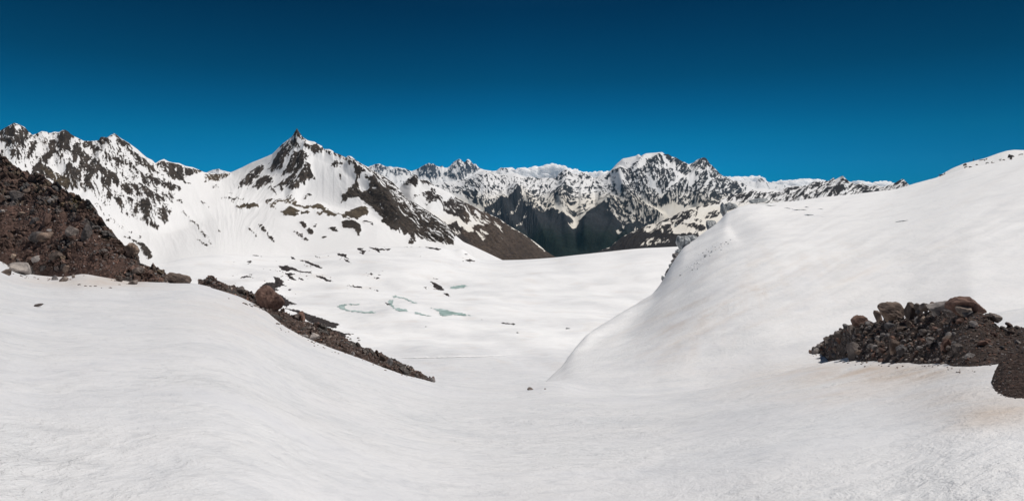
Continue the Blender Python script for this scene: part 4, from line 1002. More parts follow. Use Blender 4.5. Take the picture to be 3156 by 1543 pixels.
B('snow', 'boulder', 'N3', 945, 345, 285, 150, 'brown', 'big dark brown craggy boulder at the crest of the snow hump', sub=4, rough=.11, tilt=.1, seed=4533)
B('snow', 'boulder', 'N3', 610, 205, 50, 56, 'brown', 'rounded brown rock on the small grassy shoulder of the scree')
for x, y, w in ((684, 1196, 22), (740, 1210, 18), (780, 1210, 18), (821, 1206, 20), (875, 1222, 10), (950, 1220, 22)):
    tag(add_rock('stone', *(lambda a: (a[0], a[1], a[2]))(near_at(*T('N2', x, y + 4)[0])), w * .0042, w * .004, w * .003, 'dark', sub=2), 'little dark stone lying on the brownish snow below the scree', 'stone', 'little stones on the snow below the scree')
GS = {'dark': 'dark rocks on the scree', 'grey': 'grey rocks on the scree', 'red': 'red rocks on the scree', 'brown': 'brown rocks on the scree', 'pale': 'pale rocks on the scree'}
LS = {k: v.replace('rubble of the heap', 'scree of the left slope').replace('small ', 'loose ') for k, v in LH.items()}
mats_s = ['dark'] * 5 + ['grey'] * 4 + ['red'] * 4 + ['brown'] * 6
scatter(scree, 80, 'rock', mats_s, lambda g: float(np.clip(1.5 * math.exp(g.normal(0, .4)), .8, 4.2)), rr, band=(.01, .85), group=GS, labels=LS, keep=lambda px, v, f: px > -3)
gravel(scree, 4200, 'scree', 'fine loose stones covering the left slope', M_stone, .3, 1.1, np.random.default_rng(8), keep=lambda px, v, f: px > -20 and f > .01, col=stone_col)

# stray stones that rolled out onto the snow
def strays(R, n, foot, label, group):
    p = T(R, *foot)
    for i in range(n):
        a = rr.random() * (len(p) - 1); k = int(a); q = p[k] + (p[k + 1] - p[k]) * (a - k)
        px, v = q[0] + rr.normal(0, 1.2), q[1] + abs(rr.normal(0, 1.6)) + .4
        X, Y, z = near_at(px, v); w = rr.uniform(.35, 1.1) / F * Y
        tag(add_rock('stone', X, Y, z + .1 * w, w * 1.2, w, w * .7, ['dark', 'brown', 'grey', 'red'][rr.integers(4)], sub=2), label, 'stone', group)
strays('R7', 55, (262, 660, 420, 660, 490, 690, 560, 738, 780, 748, 940, 768, 1240, 758, 1400, 762, 1540, 802, 1700, 790), 'little stray stone on the snow along the foot of the rubble heap', 'stray stones at the foot of the rubble heap')
strays('N2', 45, (0, 975, 60, 1010, 120, 1085, 250, 1122, 430, 1135, 600, 1135, 650, 1085, 800, 1095, 1000, 1150, 1120, 1188), 'little stray stone on the snow along the foot of the scree', 'stray stones at the foot of the scree')
strays('N4', 40, (60, 255, 300, 350, 520, 445, 710, 555, 1000, 645, 1300, 755, 1600, 855, 1900, 950), 'little stray stone on the snow along the foot of the moraine', 'stray stones at the foot of the moraine')

# moraine
B(moraine, 'boulder', 'N3', 2232, 645, 372, 335, 'red', 'huge red brown boulder standing on the moraine ridge', sub=4, tilt=.12, seed=4601, rough=.07, dy=-.3)
B(moraine, 'boulder', 'N4', 362, 118, 110, 130, 'red', 'rust red slab standing upright on the moraine below the huge boulder', sub=4, tilt=.3, seed=4610)
B(moraine, 'boulder', 'N4', 290, 112, 80, 95, 'dark', 'shaded left side of the rust red slab, built as a black rock', sub=4)  # dark rock put in for the shaded side of the red block
B(moraine, 'boulder', 'N4', 1610, 760, 110, 100, 'grey', 'grey block with a dark split near the lower end of the moraine', sub=4, tilt=.2)
B(moraine, 'boulder', 'N4', 1505, 690, 100, 90, 'brown', 'pointed brown rock above the split grey block', sub=4)
B(moraine, 'boulder', 'N4', 755, 400, 60, 50, 'pale', 'pale pinkish stone in the middle of the moraine')
B(moraine, 'boulder', 'N4', 872, 498, 34, 34, 'pale', 'small cream stone below the pale pinkish one')
B(moraine, 'boulder', 'N4', 410, 388, 110, 62, 'grey', 'flat grey boulder at the lower edge of the moraine', sub=4)
B(moraine, 'boulder', 'N4', 545, 405, 120, 75, 'grey', 'broad grey brown boulder right of the flat grey one', sub=4)
B(moraine, 'boulder', 'N4', 672, 515, 80, 60, 'grey', 'grey slab sliding onto the snow under the moraine', sub=4)
B(moraine, 'boulder', 'N4', 330, 322, 44, 36, 'red', 'pinkish red stone at the upper part of the moraine')
B(moraine, 'boulder', 'N4', 460, 275, 80, 60, 'dark', 'black boulder just above the grey boulders of the moraine')
B(moraine, 'boulder', 'N4', 1255, 605, 46, 46, 'dark', 'black stone on the crest of the lower moraine')
B(moraine, 'boulder', 'N4', 1095, 635, 44, 54, 'grey', 'grey upright stone at the lower edge of the moraine')
B(moraine, 'boulder', 'N4', 2045, 920, 44, 70, 'brown', 'thin upright brown stone near the end of the moraine')
B(moraine, 'boulder', 'N4', 2210, 992, 44, 66, 'red', 'leaning red stone at the very end of the moraine', tilt=.5)
B(moraine, 'boulder', 'N3', 1785, 500, 110, 90, 'dark', 'dark grey boulder on the upper moraine', sub=4)
B(moraine, 'boulder', 'N3', 1882, 530, 60, 48, 'dark', 'small dark boulder right of the dark grey one on the moraine')
GM = {'dark': 'dark rocks on the moraine', 'grey': 'grey rocks on the moraine', 'red': 'red rocks on the moraine', 'brown': 'brown rocks on the moraine'}
LM = {k: v.replace('rubble of the heap', 'rubble of the moraine ridge') for k, v in LH.items()}
scatter(moraine, 42, 'rock', ['dark'] * 4 + ['grey'] * 3 + ['brown'] * 5 + ['red'], lambda g: float(np.clip(1.15 * math.exp(g.normal(0, .4)), .6, 2.8)), rr, band=(.03, .98), group=GM, labels=LM)
gravel(moraine, 3200, 'rubble', 'fine loose rubble along the moraine ridge', M_stone, .3, .95, np.random.default_rng(9), keep=lambda px, v, f: f > .01, col=stone_col)
# stones lying on the open snow
for R, x, y, w, h, mt, lb in (('N5', 190, 62, 34, 11, 'dark', 'flat dark stone alone on the snow at the left'), ('N6', 56, 489, 32, 13, 'dark', 'dark stone alone on the snow in the middle of the saddle'),
                              ('N6', 132, 491, 14, 4, 'brown', 'tiny brown stone right of the lone dark stone on the saddle'), ('N3', 1640, 622, 24, 9, 'dark', 'tiny dark stone on the snow hump beside the moraine'), ('N4', 508, 466, 40, 20, 'dark', 'small dark stone on the snow just under the moraine')):
    B('snow', 'stone', R, x, y, w, h, mt, lb, cat='stone', tilt=.1, sub=3)
# thin stone lines below the moraine
for R, pts in (('N3', (1840, 688, 1880, 705, 1930, 715, 1960, 735, 2000, 730, 2040, 745, 2070, 765, 2110, 780, 2150, 790)), ('N4', (10, 205, 40, 215, 75, 225, 105, 235, 130, 250))):
    for (px, v) in T(R, *pts):
        X, Y, z = near_at(px, v + .5); w = rr.uniform(.9, 1.9) / F * Y
        tag(add_rock('rock', X, Y, z + w * .2, w * 1.3, w, w * .7, ['dark', 'brown', 'grey'][rr.integers(3)], sub=2), 'small rock in a thin line of stones on the snow below the moraine', 'rock', 'stones in thin lines below the moraine')

# ------------------------------------------------------------------ outcrops and thaw pools in the basin
M_out = attr_material('dark_outcrop_rock', .9, .2, .9, .8, .5, (1.2, .5, 1.5))
def sdist(gx, gy, p):
    best = np.full(gx.shape, 1e9); ins = np.zeros(gx.shape, bool); n = len(p)
    for i in range(n):
        a, b = p[i], p[(i + 1) % n]; dx, dy = b - a; L = dx * dx + dy * dy + 1e-9
        t_ = np.clip(((gx - a[0]) * dx + (gy - a[1]) * dy) / L, 0, 1)
        best = np.minimum(best, np.hypot(gx - a[0] - t_ * dx, gy - a[1] - t_ * dy))
        if a[1] != b[1]: ins ^= ((a[1] > gy) != (b[1] > gy)) & (gx < dx * (gy - a[1]) / (dy if dy else 1e-9) + a[0])
    return np.where(ins, best, -best)

def on_basin(p, pad, dp):
    px = np.arange(p[:, 0].min() - pad, p[:, 0].max() + pad, dp)
    ya = basin_at(float(p[:, 0].mean()), p[:, 1].max() + pad, 60)[1]; yb_ = basin_at(float(p[:, 0].mean()), p[:, 1].min() - pad, 60)[1]
    ya, yb_ = min(ya, yb_) * .9, max(ya, yb_) * 1.1
    Yg, Pg = np.meshgrid(np.geomspace(ya, yb_, max(24, int((p[:, 1].max() - p[:, 1].min() + 2 * pad) / .12) + 20)), px, indexing='ij')
    Zg = basin_z(Pg, Yg)
    return Pg, Yg, Zg, V0 - Zg * F / Yg

def outcrop(R, label, *c, name='rock_outcrop', tint=(.040, .033, .032), group=None, hgt=.8):
    p = T(R, *c); Pg, Yg, Zg, Vg = on_basin(p, 1.6, .22)
    wob = 1.5 * fbm(Pg / 3.2, Vg / 1.1, 4, 7, .65)
    d = sdist(Pg, Vg, p) + wob
    b, r, j = blocks(Pg / 1.6, Vg / .8, 9)
    h = np.minimum(d, 2.5) * .42 + .5 * (b - .3) * sstep(-.1, .8, d)
    Xg = (Pg - CX) / F * Yg; Zn = Zg + hgt * h * Yg / F
    col = np.array(tint) * (.55 + .9 * ((r * 5.3) % 1)[..., None])
    o = grid_obj(name, Xg, Yg, Zn, M_out, col, keep=d > -.45)
    tag(o, label, 'outcrop', group)

outcrop('R6', 'broad dark rubble patch behind the huge red boulder of the moraine', 690, 420, 730, 390, 790, 385, 850, 410, 800, 430, 830, 440, 780, 450, 850, 480, 900, 520, 950, 540, 900, 540, 880, 560, 800, 520, 700, 470)
outcrop('R6', 'dark rock spur stepping up from the rubble patch', 785, 345, 815, 350, 860, 380, 850, 395, 880, 412, 830, 405, 800, 400, 795, 370)
outcrop('R6', 'largest dark outcrop on the brow of the snow hump', 820, 270, 880, 268, 930, 285, 960, 300, 1000, 312, 1050, 310, 1050, 320, 990, 318, 940, 305, 900, 300, 880, 312, 840, 295)
outcrop('R6', 'jagged dark outcrop under the largest one on the brow', 862, 320, 920, 322, 940, 330, 900, 336, 920, 350, 955, 378, 900, 362, 885, 340)
outcrop('R6', 'slim dark rib right of the jagged outcrop', 955, 350, 985, 358, 1010, 375, 980, 370)
outcrop('R6', 'long curved dark rib crossing the upper basin', 965, 228, 1010, 232, 1060, 250, 1100, 265, 1120, 280, 1142, 290, 1100, 285, 1050, 262, 1000, 240)
outcrop('R6', 'dark rib of rock pointing down to the winding gully', 1080, 335, 1110, 340, 1150, 350, 1165, 365, 1205, 376, 1160, 382, 1130, 360, 1090, 348)
outcrop('R6', 'stubby dark outcrop above the long curved rib', 905, 205, 925, 208, 938, 225, 915, 222)
outcrop('R6', 'wide dark outcrop with a long tail in the upper basin', 1222, 180, 1260, 185, 1300, 188, 1300, 210, 1320, 225, 1280, 205, 1240, 195)
outcrop('R6', 'dark pointed sliver under the wide tailed outcrop', 1280, 218, 1310, 228, 1335, 252, 1300, 240)
outcrop('R6', 'branching dark outcrop near the upper rim of the basin', 1365, 145, 1420, 145, 1400, 158, 1435, 165, 1420, 190, 1390, 178, 1410, 172)
outcrop('R6', 'long thin dark outcrop along the upper rim', 1450, 135, 1490, 142, 1550, 150, 1610, 152, 1600, 160, 1530, 160, 1535, 175, 1500, 160)
outcrop('R6', 'thin dark streak of rock right on the basin rim', 1850, 138, 1920, 142, 1970, 150, 1950, 160, 1900, 150)
outcrop('R6', 'dark blocky outcrop below the foot of the pyramid ridge', 1740, 75, 1780, 80, 1790, 100, 1770, 125, 1735, 120, 1760, 100)
outcrop('R6', 'small dark rock left of the rim under the pyramid ridge', 1725, 128, 1745, 132, 1730, 138)
outcrop('R6', 'small oval rock right of the blocky outcrop', 1785, 128, 1812, 132, 1795, 138)
outcrop('R6', 'lens of dark rock in the middle of the upper snow', 1112, 148, 1145, 150, 1140, 158, 1118, 156)
outcrop('R6', 'dark wedge of rock on the snow left of the wide outcrop', 1078, 202, 1105, 205, 1112, 213, 1090, 210)
outcrop('R6', 'short dark dash of rock left of the dark wedge', 1105, 188, 1130, 190, 1125, 195)
outcrop('R6', 'three fingered dark rock on the left snow shoulder', 600, 240, 620, 232, 635, 240, 625, 246, 635, 252, 605, 254, 615, 246)
outcrop('R6', 'low dark rock pair on the left snow field', 550, 350, 590, 340, 630, 345, 600, 352, 560, 356)
outcrop('R6', 'small dark rock just above the low pair', 605, 330, 640, 330, 630, 336)
outcrop('R6', 'thin dark line of rock on the left skyline of the basin', 620, 188, 660, 194, 700, 204, 650, 200)
outcrop('R6', 'dark crooked rock mass beside the oval pool', 1890, 378, 1930, 392, 1965, 410, 1990, 440, 1950, 442, 1915, 420, 1910, 400)
outcrop('R6', 'small dark rock below the crooked rock mass', 1982, 458, 2015, 465, 2032, 488, 2005, 482)
outcrop('R6', 'long low dark rock strip above the crescent pool', 1300, 408, 1350, 412, 1400, 414, 1430, 424, 1380, 424, 1330, 416)
outcrop('R6', 'small dark stub at the end of the long low strip', 1455, 424, 1485, 428, 1470, 432)
outcrop('R6', 'dark sliver of rock right of the small stub', 1495, 438, 1530, 442, 1520, 450)
outcrop('R6', 'dark rock at the left edge of the broken ice pool', 1575, 530, 1612, 536, 1610, 548, 1585, 546)
outcrop('R6', 'dark bar of rock near the small knoll', 2135, 232, 2170, 222, 2205, 238, 2165, 241)
outcrop('R6', 'short dark bar under the knoll top', 2128, 148, 2155, 148, 2150, 154)
outcrop('R6', 'short dark dash between the two bars by the knoll', 2132, 184, 2160, 192, 2145, 194)
outcrop('R6', 'brown rock face at the right side of the knoll', 2195, 135, 2240, 150, 2270, 175, 2289, 200, 2289, 212, 2240, 192, 2205, 165, tint=(.075, .06, .05))
outcrop('R6', 'upper dark flake of the flake group in mid basin', 1450, 325, 1475, 320, 1482, 328, 1460, 332)
outcrop('R6', 'dark flake lying lowest in the flake group', 1490, 352, 1520, 352, 1540, 360, 1510, 362)
outcrop('R6', 'dark flake right of the upper flake in mid basin', 1515, 330, 1540, 332, 1530, 336)
outcrop('R6', 'thin broken line of rock far right of the pools', 1846, 356, 1880, 357, 1970, 362, 1960, 365, 1900, 361)
outcrop('R6', 'dark little rock on the snow below the thin broken line', 1845, 418, 1866, 420, 1856, 428)
outcrop('R6', 'tiny reddish rock alone on the lower basin floor', 1845, 692, 1875, 695, 1862, 699)
outcrop('R8', 'long thin dark rock line on the basin floor below the pools', 60, 758, 100, 760, 172, 767, 170, 772, 110, 768)
outcrop('R6', 'small dark rock right of the moraine rubble patch', 888, 432, 910, 434, 905, 444, 890, 441)
outcrop('N4', 'dark rubble tongue streaking down behind the moraine', 130, -8, 300, 15, 420, 58, 500, 88, 640, 130, 760, 178, 850, 200, 915, 222, 850, 240, 885, 275, 760, 262, 640, 240, 480, 190, 420, 150, 300, 60, name='rubble_patch')
outcrop('N4', 'lower dark rubble tongue ending in loose stones behind the moraine', 700, 250, 800, 290, 900, 325, 960, 345, 1095, 355, 985, 370, 1005, 390, 960, 420, 900, 390, 800, 330, name='rubble_patch')
for i, (x, y) in enumerate(((1163, 418), (1175, 448), (1045, 372), (1048, 432), (1020, 405), (1010, 430))):
    X, Y, z = basin_at(*T('N4', x, y)[0])
    tag(add_rock('stone', X, Y, z, .5 + .02 * i, .5, .3, 'dark', sub=2), 'loose dark stone at the end of the lower rubble tongue', 'stone', 'loose stones beyond the lower rubble tongue')
for (x, y) in ((505, 243), (805, 239), (715, 292), (1450, 340), (1755, 130), (1820, 205), (515, 395), (940, 470), (1440, 322), (1555, 308), (2255, 650)):
    X, Y, z = basin_at(*T('R6', x, y)[0])
    tag(add_rock('stone', X, Y, z, .0011 * Y, .0011 * Y, .0006 * Y, 'dark', sub=2), 'tiny dark stone alone on the white basin snow', 'stone', 'tiny stones scattered over the basin snow')

gg = np.random.default_rng(77)
oc = [(830, 300), (880, 345), (800, 380), (800, 440), (860, 500), (920, 530), (1050, 270), (1120, 350), (1260, 195), (1300, 225), (1400, 165), (1520, 150), (1760, 100), (1930, 420), (1340, 414), (1480, 330), (600, 345), (2160, 236), (960, 360), (1010, 318)]
for i in range(110):
    x, y = oc[i % len(oc)]; x += gg.normal(0, 38); y += gg.normal(0, 11) + 4
    X, Y, z = basin_at(*T('R6', x, y)[0]); w = gg.uniform(.25, .7) * Y / F
    tag(add_rock('stone', X, Y, z + .1 * w, w * 1.7, w * 1.2, w * .8, ['dark', 'brown'][i % 2], sub=1), 'small loose stone on the snow beside the dark basin outcrops', 'stone', 'loose stones around the basin outcrops')
def water_mat():
    m, t, b = nt('thaw_water')
    n = noise_node(t, .22, 6, .6)
    t.links.new(ramp(t, n, [(.32, (.17, .25, .22)), (.5, (.31, .42, .40)), (.62, (.58, .68, .67))]), b.inputs['Base Color'])
    b.inputs['Roughness'].default_value = .5; b.inputs['Specular IOR Level'].default_value = .12
    return m
M_water = water_mat()
def pool(label, *c, R='R6'):
    p = T(R, *c); Pg, Yg, Zg, Vg = on_basin(p, 1.2, .2)
    d = sdist(Pg, Vg, p) + 1.9 * fbm(Pg / 3.4, Vg / 1.0, 4, 17, .65) - .15
    o = grid_obj('thaw_pool', (Pg - CX) / F * Yg, Yg, Zg + .06 + .00025 * Yg, M_water, keep=d > 0)
    tag(o, label, kind='structure')
pool('crescent shaped thaw pool of grey green water', 1235, 556, 1250, 545, 1300, 540, 1350, 536, 1395, 536, 1390, 546, 1330, 547, 1290, 556, 1285, 568, 1330, 582, 1390, 586, 1430, 594, 1470, 588, 1515, 597, 1490, 606, 1420, 604, 1340, 595, 1260, 578)
pool('curved strip of green thaw water above the broken pool', 1618, 478, 1650, 482, 1700, 490, 1760, 512, 1815, 542, 1770, 536, 1720, 510, 1660, 494, 1630, 494)
pool('ragged pool of ice and green water', 1600, 510, 1635, 506, 1625, 540, 1640, 565, 1690, 572, 1725, 576, 1735, 594, 1660, 592, 1630, 572, 1600, 545, 1590, 525)
pool('small oblong pool of green thaw water', 1770, 598, 1810, 596, 1850, 612, 1898, 625, 1840, 622, 1790, 610)
pool('largest turquoise thaw pool', 1890, 565, 1940, 570, 2010, 580, 2060, 594, 2110, 600, 2180, 622, 2140, 626, 2060, 618, 2000, 626, 1960, 622, 1950, 595)
pool('deep green oval pool at the right of the basin', 2015, 428, 2040, 416, 2100, 406, 2150, 403, 2166, 412, 2130, 424, 2070, 434, 2025, 434)

# ------------------------------------------------------------------ ice on the glacier edge
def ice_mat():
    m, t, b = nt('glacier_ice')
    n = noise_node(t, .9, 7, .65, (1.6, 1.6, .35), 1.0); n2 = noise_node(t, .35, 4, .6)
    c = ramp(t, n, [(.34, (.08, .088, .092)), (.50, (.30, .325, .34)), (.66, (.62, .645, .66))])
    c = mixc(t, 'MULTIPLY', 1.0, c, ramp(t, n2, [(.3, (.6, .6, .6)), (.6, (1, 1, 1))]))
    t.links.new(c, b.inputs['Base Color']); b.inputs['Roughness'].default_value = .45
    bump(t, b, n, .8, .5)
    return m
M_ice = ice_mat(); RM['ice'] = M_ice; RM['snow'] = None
def edge_at(px, v):
    Y = near_hf.hit(px, v, 30, 300); return Y
def serac(label, R, cx, cy, w, h, seed, npl=12, sub=4, tilt=.15, dY=0, rough=.08):
    (px, v), = T(R, cx, cy); k = FR[R][2] * S
    Y = float(np.interp(px, PX, y3)) + dY; m = k / F * Y
    o = add_rock('ice_block', (px - CX) / F * Y, Y, zv(v, Y), w * m * .58, w * m * .6, h * m * .6, 'ice', sub=sub, seed=seed, npl=npl, tilt=tilt, rough=rough)
    tag(o, label, 'ice block')
serac('big grey striped ice block overhanging the glacier edge', 'N1', 835, 700, 140, 170, 7101)
serac('snow capped ice ledge behind the big striped block', 'N1', 905, 650, 150, 95, 7102)
serac('streaked ice block higher on the glacier edge', 'N1', 1140, 492, 105, 105, 7103)
serac('pointed ice pinnacle near the top of the glacier edge', 'N1', 1295, 305, 62, 125, 7104, tilt=.08)
serac('dirty broken ice right of the pointed pinnacle', 'N1', 1365, 280, 120, 75, 7105, rough=.15)
serac('grey ice wall on the skyline of the glacier', 'N7', 370, 374, 115, 32, 7106, rough=.12)
serac('small rounded ice lump at the foot of the ice edge', 'N1', 606, 1102, 40, 56, 7107)
for i, (x, y, w, h) in enumerate(((800, 800, 85, 70), (768, 850, 82, 80), (738, 905, 76, 84), (706, 965, 70, 84), (676, 1015, 60, 72), (648, 1058, 48, 56))):
    serac('dark dirty ice step in the cliff below the big striped block', 'N1', x, y, w, h, 7200 + i, rough=.14)
    ob = COL.objects[-1]; ob['group'] = 'dirty ice steps of the glacier cliff'; ob.data.materials[0] = RM['grey'] if i in (1, 2, 4) else M_ice
def lip(label, R, hh, *c, group=None):
    """open crevasse: a dark ice wall under a snow lip"""
    p = T(R, *c); n = 40; tt = np.linspace(0, len(p) - 1, n)
    px = np.interp(tt, np.arange(len(p)), p[:, 0]); vv = np.interp(tt, np.arange(len(p)), p[:, 1])
    Vt = []
    for i in range(n):
        Y = near_hf.hit(px[i], vv[i], 30, 300); X = (px[i] - CX) / F * Y; z = float(near_z(X, Y))
        h = hh * Y / F * math.sin(math.pi * (i + .5) / n) ** .6 * (.55 + .9 * abs(float(perlin(px[i] * 1.3, 3.7, 5))))
        Vt += [(X, Y - .02 * h, z - .3 * h), (X, Y + .15 * h, z + h * .8), (X, Y + 1.2 * h, z + h * .9), (X, Y + 6 * h, z - .3 * h)]
    Fc = [(4 * i + k, 4 * i + 4 + k, 4 * i + 5 + k, 4 * i + 1 + k) for i in range(n - 1) for k in range(3)]
    o = mesh_obj('crevasse', Vt, Fc, M_ice); o.data.materials.append(M_snowcap)
    for pl in o.data.polygons:
        if pl.index % 3: pl.material_index = 1
    tag(o, label, 'crevasse')
M_snowcap = attr_material('plain_snow', .6, .2)
nn = M_snowcap.node_tree; nn.nodes['Principled BSDF'].inputs['Base Color'].default_value = (.86, .86, .87, 1)
for l in list(nn.nodes['Principled BSDF'].inputs['Base Color'].links): nn.links.remove(l)
lip('short stepped crevasse nearest the ice wall', 'N7', 1.1, 415, 398, 450, 414, 480, 417, 520, 411)
lip('long ragged crevasse in the middle of the glacier top', 'N7', 1.2, 585, 434, 640, 440, 690, 453, 730, 450, 775, 455)
lip('short dark crevasse above the long ragged one', 'N7', .9, 752, 424, 770, 427, 788, 427)
lip('wide dark crevasse below the long ragged one', 'N7', 1.6, 762, 484, 790, 492, 832, 489)
lip('thin crevasse trailing right from the wide dark one', 'N7', .7, 830, 490, 880, 504, 928, 515)
lip('thin crevasse farthest right of the crevasse field', 'N7', .7, 862, 438, 890, 442, 910, 444)
lip('lone crevasse in the middle of the white glacier slope', 'N7', 1.2, 1505, 552, 1545, 545, 1580, 540, 1615, 532)
p = T('D', 1002, 899, 1060, 900, 1120, 898, 1200, 896, 1260, 893, 1332, 889); Vt = []; n = 90  # snow lip's shadow line and dirty edge, put in as a thin dark wall
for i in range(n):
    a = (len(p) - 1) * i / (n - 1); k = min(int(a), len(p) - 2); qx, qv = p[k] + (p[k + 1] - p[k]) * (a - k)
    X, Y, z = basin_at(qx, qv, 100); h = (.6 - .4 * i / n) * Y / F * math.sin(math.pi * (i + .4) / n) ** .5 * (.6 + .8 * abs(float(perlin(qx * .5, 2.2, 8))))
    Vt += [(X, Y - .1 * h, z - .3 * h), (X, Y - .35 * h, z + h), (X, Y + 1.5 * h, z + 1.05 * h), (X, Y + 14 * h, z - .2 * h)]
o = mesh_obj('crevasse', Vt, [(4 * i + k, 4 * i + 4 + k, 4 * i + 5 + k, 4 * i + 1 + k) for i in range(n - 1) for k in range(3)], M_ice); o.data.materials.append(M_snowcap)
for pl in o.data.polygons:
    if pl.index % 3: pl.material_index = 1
tag(o, 'shadow line and dirty edge of a snow lip, built as a dark wall across the hollow beyond the saddle', 'crevasse')
# broken ice lumps on the slope under the seracs
g = np.random.default_rng(31)
RM['snow'] = M_snowcap
for i in range(70):
    a = g.random(); x = 1300 - 380 * a + g.normal(0, 38); y = 680 + 300 * a + g.normal(0, 34)
    px, v = T('N1', x, y)[0]; Y = near_hf.hit(px, v, 30, 260); w = g.uniform(.35, .95) / F * Y
    X = (px - CX) / F * Y
    tag(add_rock('ice_lump', X, Y, float(near_z(X, Y)), w * 1.4, w, w * .8, 'snow' if g.random() < .75 else 'ice', sub=2), 'small lump of broken ice on the slope below the ice blocks', 'ice lump', 'broken ice lumps on the glacier slope')
for R, x, y, w, lb in (('R8', 185, 823, 16, 'small white ice lump alone on the basin floor'), ('R8', 484, 797, 26, 'white ice ledge beside the foot of the glacier slope'), ('R8', 1157, 480, 16, 'single white ice lump on the steep slope by the dark ice')):
    px, v = T(R, x, y)[0]
    X, Y, z = basin_at(px, v) if x < 1000 else near_at(px, v)
    m = FR[R][2] * S / F * Y
    tag(add_rock('ice_lump', X, Y, z, w * m * .6, w * m * .5, w * m * .3, 'ice', sub=2), lb, 'ice lump')

# ------------------------------------------------------------------ clouds behind the ranges
def cloud_mat():
    m, t, b = nt('cloud_white')
    b.inputs['Base Color'].default_value = (.97, .97, .975, 1); b.inputs['Roughness'].default_value = 1; b.inputs['Specular IOR Level'].default_value = 0
    b.inputs['Subsurface Weight'].default_value = 1; b.inputs['Subsurface Radius'].default_value = (1, 1, 1); b.inputs['Subsurface Scale'].default_value = 450
    return m
M_cloud = cloud_mat()
def cloud(label, R, pts, seed, Y=21000):
    g = np.random.default_rng(seed); V, Fc = ico(4); VV = []; FF = []; k = 0
    P = T(R, *pts); sc = FR[R][2] * S
    for i in range(len(P) - 1):
        (x0, v0), (x1, v1) = P[i], P[i + 1]; n = max(2, int((x1 - x0) / 2.2))
        for a in np.linspace(0, 1, n, endpoint=False):
            px = x0 + (x1 - x0) * a; top = v0 + (v1 - v0) * a
            for q in range(3):
                r = g.uniform(2.2, 4.6) * (1 + q * .5); cy = top + r * .9 + q * 3.0 + g.uniform(-.6, .8)
                s = V * r; nz_ = fbm(V[:, 0] * 1.3 + k * 3.1, V[:, 1] * 1.3 + V[:, 2] * 1.5, 4, seed + k % 50, .55)
                s = s * (1 + .7 * nz_)[:, None]
                d = Y + g.uniform(-1, 1) * 300; m = d / F
                VV.append(np.stack([s[:, 0] * m * 1.25 + (px - CX) * m, s[:, 1] * m * 1.2 + d, s[:, 2] * m - (cy - V0) * m], 1)); FF.append(Fc + len(V) * k); k += 1
    o = mesh_obj('cloud', np.concatenate(VV), np.concatenate(FF), M_cloud)
    md = o.modifiers.new('billow', 'REMESH'); md.mode = 'VOXEL'; md.voxel_size = .5 * Y / F; md.use_smooth_shade = True
    md = o.modifiers.new('soften', 'SMOOTH'); md.iterations = 5; md.factor = .5
    tag(o, label, 'cloud', 'cumulus clouds behind the far peaks')
cloud('tallest white cumulus bank left of the two-headed massif', 'R3', (1440, 300, 1500, 285, 1560, 300, 1600, 275, 1680, 268, 1740, 252, 1800, 256, 1860, 268, 1920, 296, 1980, 304, 2030, 318), 41)
cloud('low white cloud strip touching the left flank of the two-headed massif', 'R3', (2030, 322, 2100, 325, 2180, 322, 2260, 312, 2342, 318), 42)
cloud('low cloud tuft right of the twin pale peaks', 'R3', (1280, 300, 1340, 286, 1390, 284, 1430, 300), 47)
cloud('white cloud bank just right of the two-headed massif', 'R4', (1600, 372, 1660, 370, 1720, 358, 1790, 366, 1860, 362, 1920, 392), 43)
cloud('wide white cloud bank behind the sharp dark peaks', 'R5', (185, 305, 240, 296, 310, 288, 360, 290, 420, 284, 480, 288, 530, 298, 580, 310), 44)
cloud('small cloud between the sharp peak and the last peak', 'R5', (700, 310, 740, 300, 790, 302, 840, 312), 45)
cloud('small cloud just left of the last dark peak', 'R5', (870, 308, 910, 300, 960, 308, 1000, 312), 46)

# dark rocks melting out of the snow ridge at upper right
# (placed on the ridge itself, see surf below)
# ------------------------------------------------------------------ hut and mast
def surf(ob, px, v):
    dg = bpy.context.evaluated_depsgraph_get()
    d = Vector(((px - CX) / F, 1, -(v - V0) / F)).normalized()
    hit, loc, nrm, idx = ob.ray_cast(Vector((0, 0, 0)), d)
    return loc if hit else d * 2500
for x, y, w, h, lb in ((1464, 194, 26, 26, 'leftmost dark rock in the snow ridge at upper right'), (1498, 206, 16, 14, 'small dark rock below the leftmost rock of the snow ridge'), (1542, 191, 15, 14, 'small dark rock on the ridge under the mast'),
                    (1772, 138, 32, 34, 'largest dark triangular rock on the snow ridge'), (1722, 157, 16, 9, 'flat dark rock just left of the triangular rock'), (1700, 161, 12, 9, 'tiny dark rock left of the flat one on the ridge'),
                    (1838, 121, 26, 9, 'long dark rock at the right end of the snow ridge'), (1652, 176, 20, 7, 'thin dark rock streak low on the snow ridge'), (1585, 156, 50, 6, 'long thin dark rock line along the ridge crest'), (1318, 256, 44, 8, 'dark rock strip at the lower left end of the snow ridge')):
    px, v = T('R5', x, y)[0]; L_ = surf(bpy.data.objects['snow_ridge'], px, v)
    k = FR['R5'][2] * S / F * L_.y
    tag(add_rock('rock_outcrop', L_.x, L_.y, L_.z, w * k * .55, w * k * .4, h * k * .6, 'dark', sub=3, rough=.15, tilt=.1, rotz=0), lb, 'outcrop')
px, v = T('N1', 750, 508)[0]
lo_ = surf(bpy.data.objects['valley_hill'], px, v)
def plain(name, c):
    m, t, b = nt(name); n = noise_node(t, .3, 4, .6)
    t.links.new(ramp(t, n, [(.3, tuple(x * .85 for x in c)), (.7, c)]), b.inputs['Base Color']); b.inputs['Roughness'].default_value = .5
    return m
e = bpy.data.objects.new('domed_hut', None); COL.objects.link(e); e.location = lo_
tag(e, 'tiny grey domed hut on the snow terrace of the dark hill', 'hut')
m_ = lo_.y / F * FR['N1'][2] * S
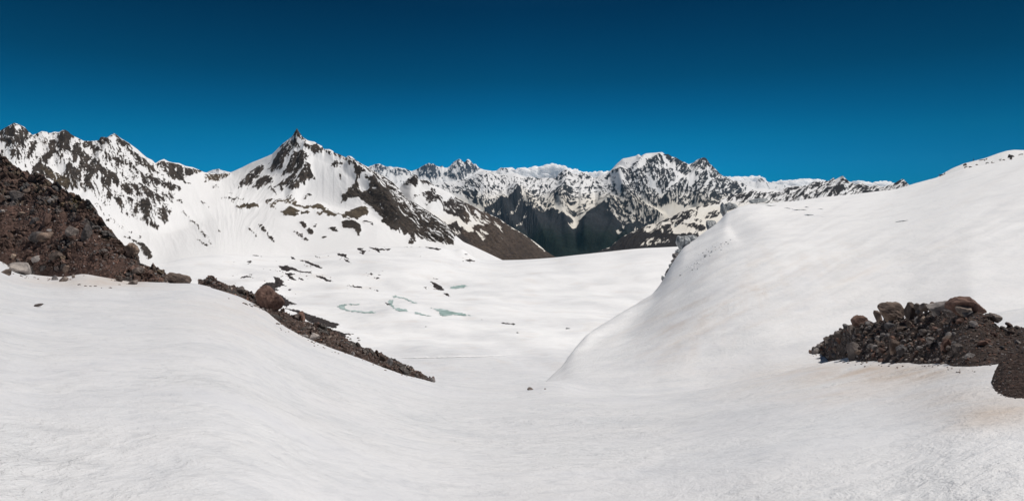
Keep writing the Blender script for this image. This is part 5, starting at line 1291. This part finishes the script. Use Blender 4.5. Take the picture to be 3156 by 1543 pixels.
aa = np.linspace(0, 2 * np.pi, 20, endpoint=False); R_ = 13 * m_
def lathe(name, prof, mat, parent):
    Vs = [(r * math.cos(a), r * math.sin(a), z) for r, z in prof for a in aa]; n = len(aa)
    Fs = [(i * n + k, i * n + (k + 1) % n, (i + 1) * n + (k + 1) % n, (i + 1) * n + k) for i in range(len(prof) - 1) for k in range(n)]
    return mesh_obj(name, Vs, Fs, mat, parent=parent)
lathe('wall', [(R_, -8 * m_), (R_, 14 * m_), (R_ * 1.02, 15 * m_)], plain('hut_wall_grey', (.22, .23, .24)), e)
lathe('roof', [(R_ * 1.04 * math.cos(a), 15 * m_ + R_ * math.sin(a)) for a in np.linspace(0, 1.5, 8)], plain('hut_dome_metal', (.34, .36, .37)), e)
px, v = T('R5', 1520, 164)[0]; Yr_ = float(np.interp(px, PX, yc6))
pb = Vector(((px - CX) / F * Yr_, Yr_, zv(v, Yr_))); m_ = Yr_ / F
e = bpy.data.objects.new('mast', None); COL.objects.link(e); e.location = pb; tag(e, 'thin dark mast standing on the snow ridge at upper right', 'mast')
M_pole = plain('dark_metal', (.03, .03, .03)); aa = np.linspace(0, 2 * np.pi, 8, endpoint=False)
lathe('pole', [(.22 * m_, -1.0 * m_), (.20 * m_, 2.6 * m_), (0.01, 2.65 * m_)], M_pole, e)
lathe('collar', [(.0, .95 * m_), (.32 * m_, 1.0 * m_), (.32 * m_, 1.25 * m_), (.0, 1.3 * m_)], M_pole, e)

# ------------------------------------------------------------------ thin mountain air between the near snow and the far ranges
m = bpy.data.materials.new('thin_mountain_air'); m.use_nodes = True; t = m.node_tree
t.nodes.remove(t.nodes['Principled BSDF']); pv = t.nodes.new('ShaderNodeVolumePrincipled')
pv.inputs['Density'].default_value = 0.95e-5; pv.inputs['Color'].default_value = (.10, .55, 1, 1); pv.inputs['Anisotropy'].default_value = 0
t.links.new(pv.outputs[0], t.nodes['Material Output'].inputs['Volume'])
V = [(x, y, z) for x in (-26000, 24000) for y in (-400, 18600) for z in (-14000, 1150)]
tag(mesh_obj('haze', V, [(0, 1, 3, 2), (4, 6, 7, 5), (0, 4, 5, 1), (2, 3, 7, 6), (0, 2, 6, 4), (1, 5, 7, 3)], m, smooth=False), kind='stuff')
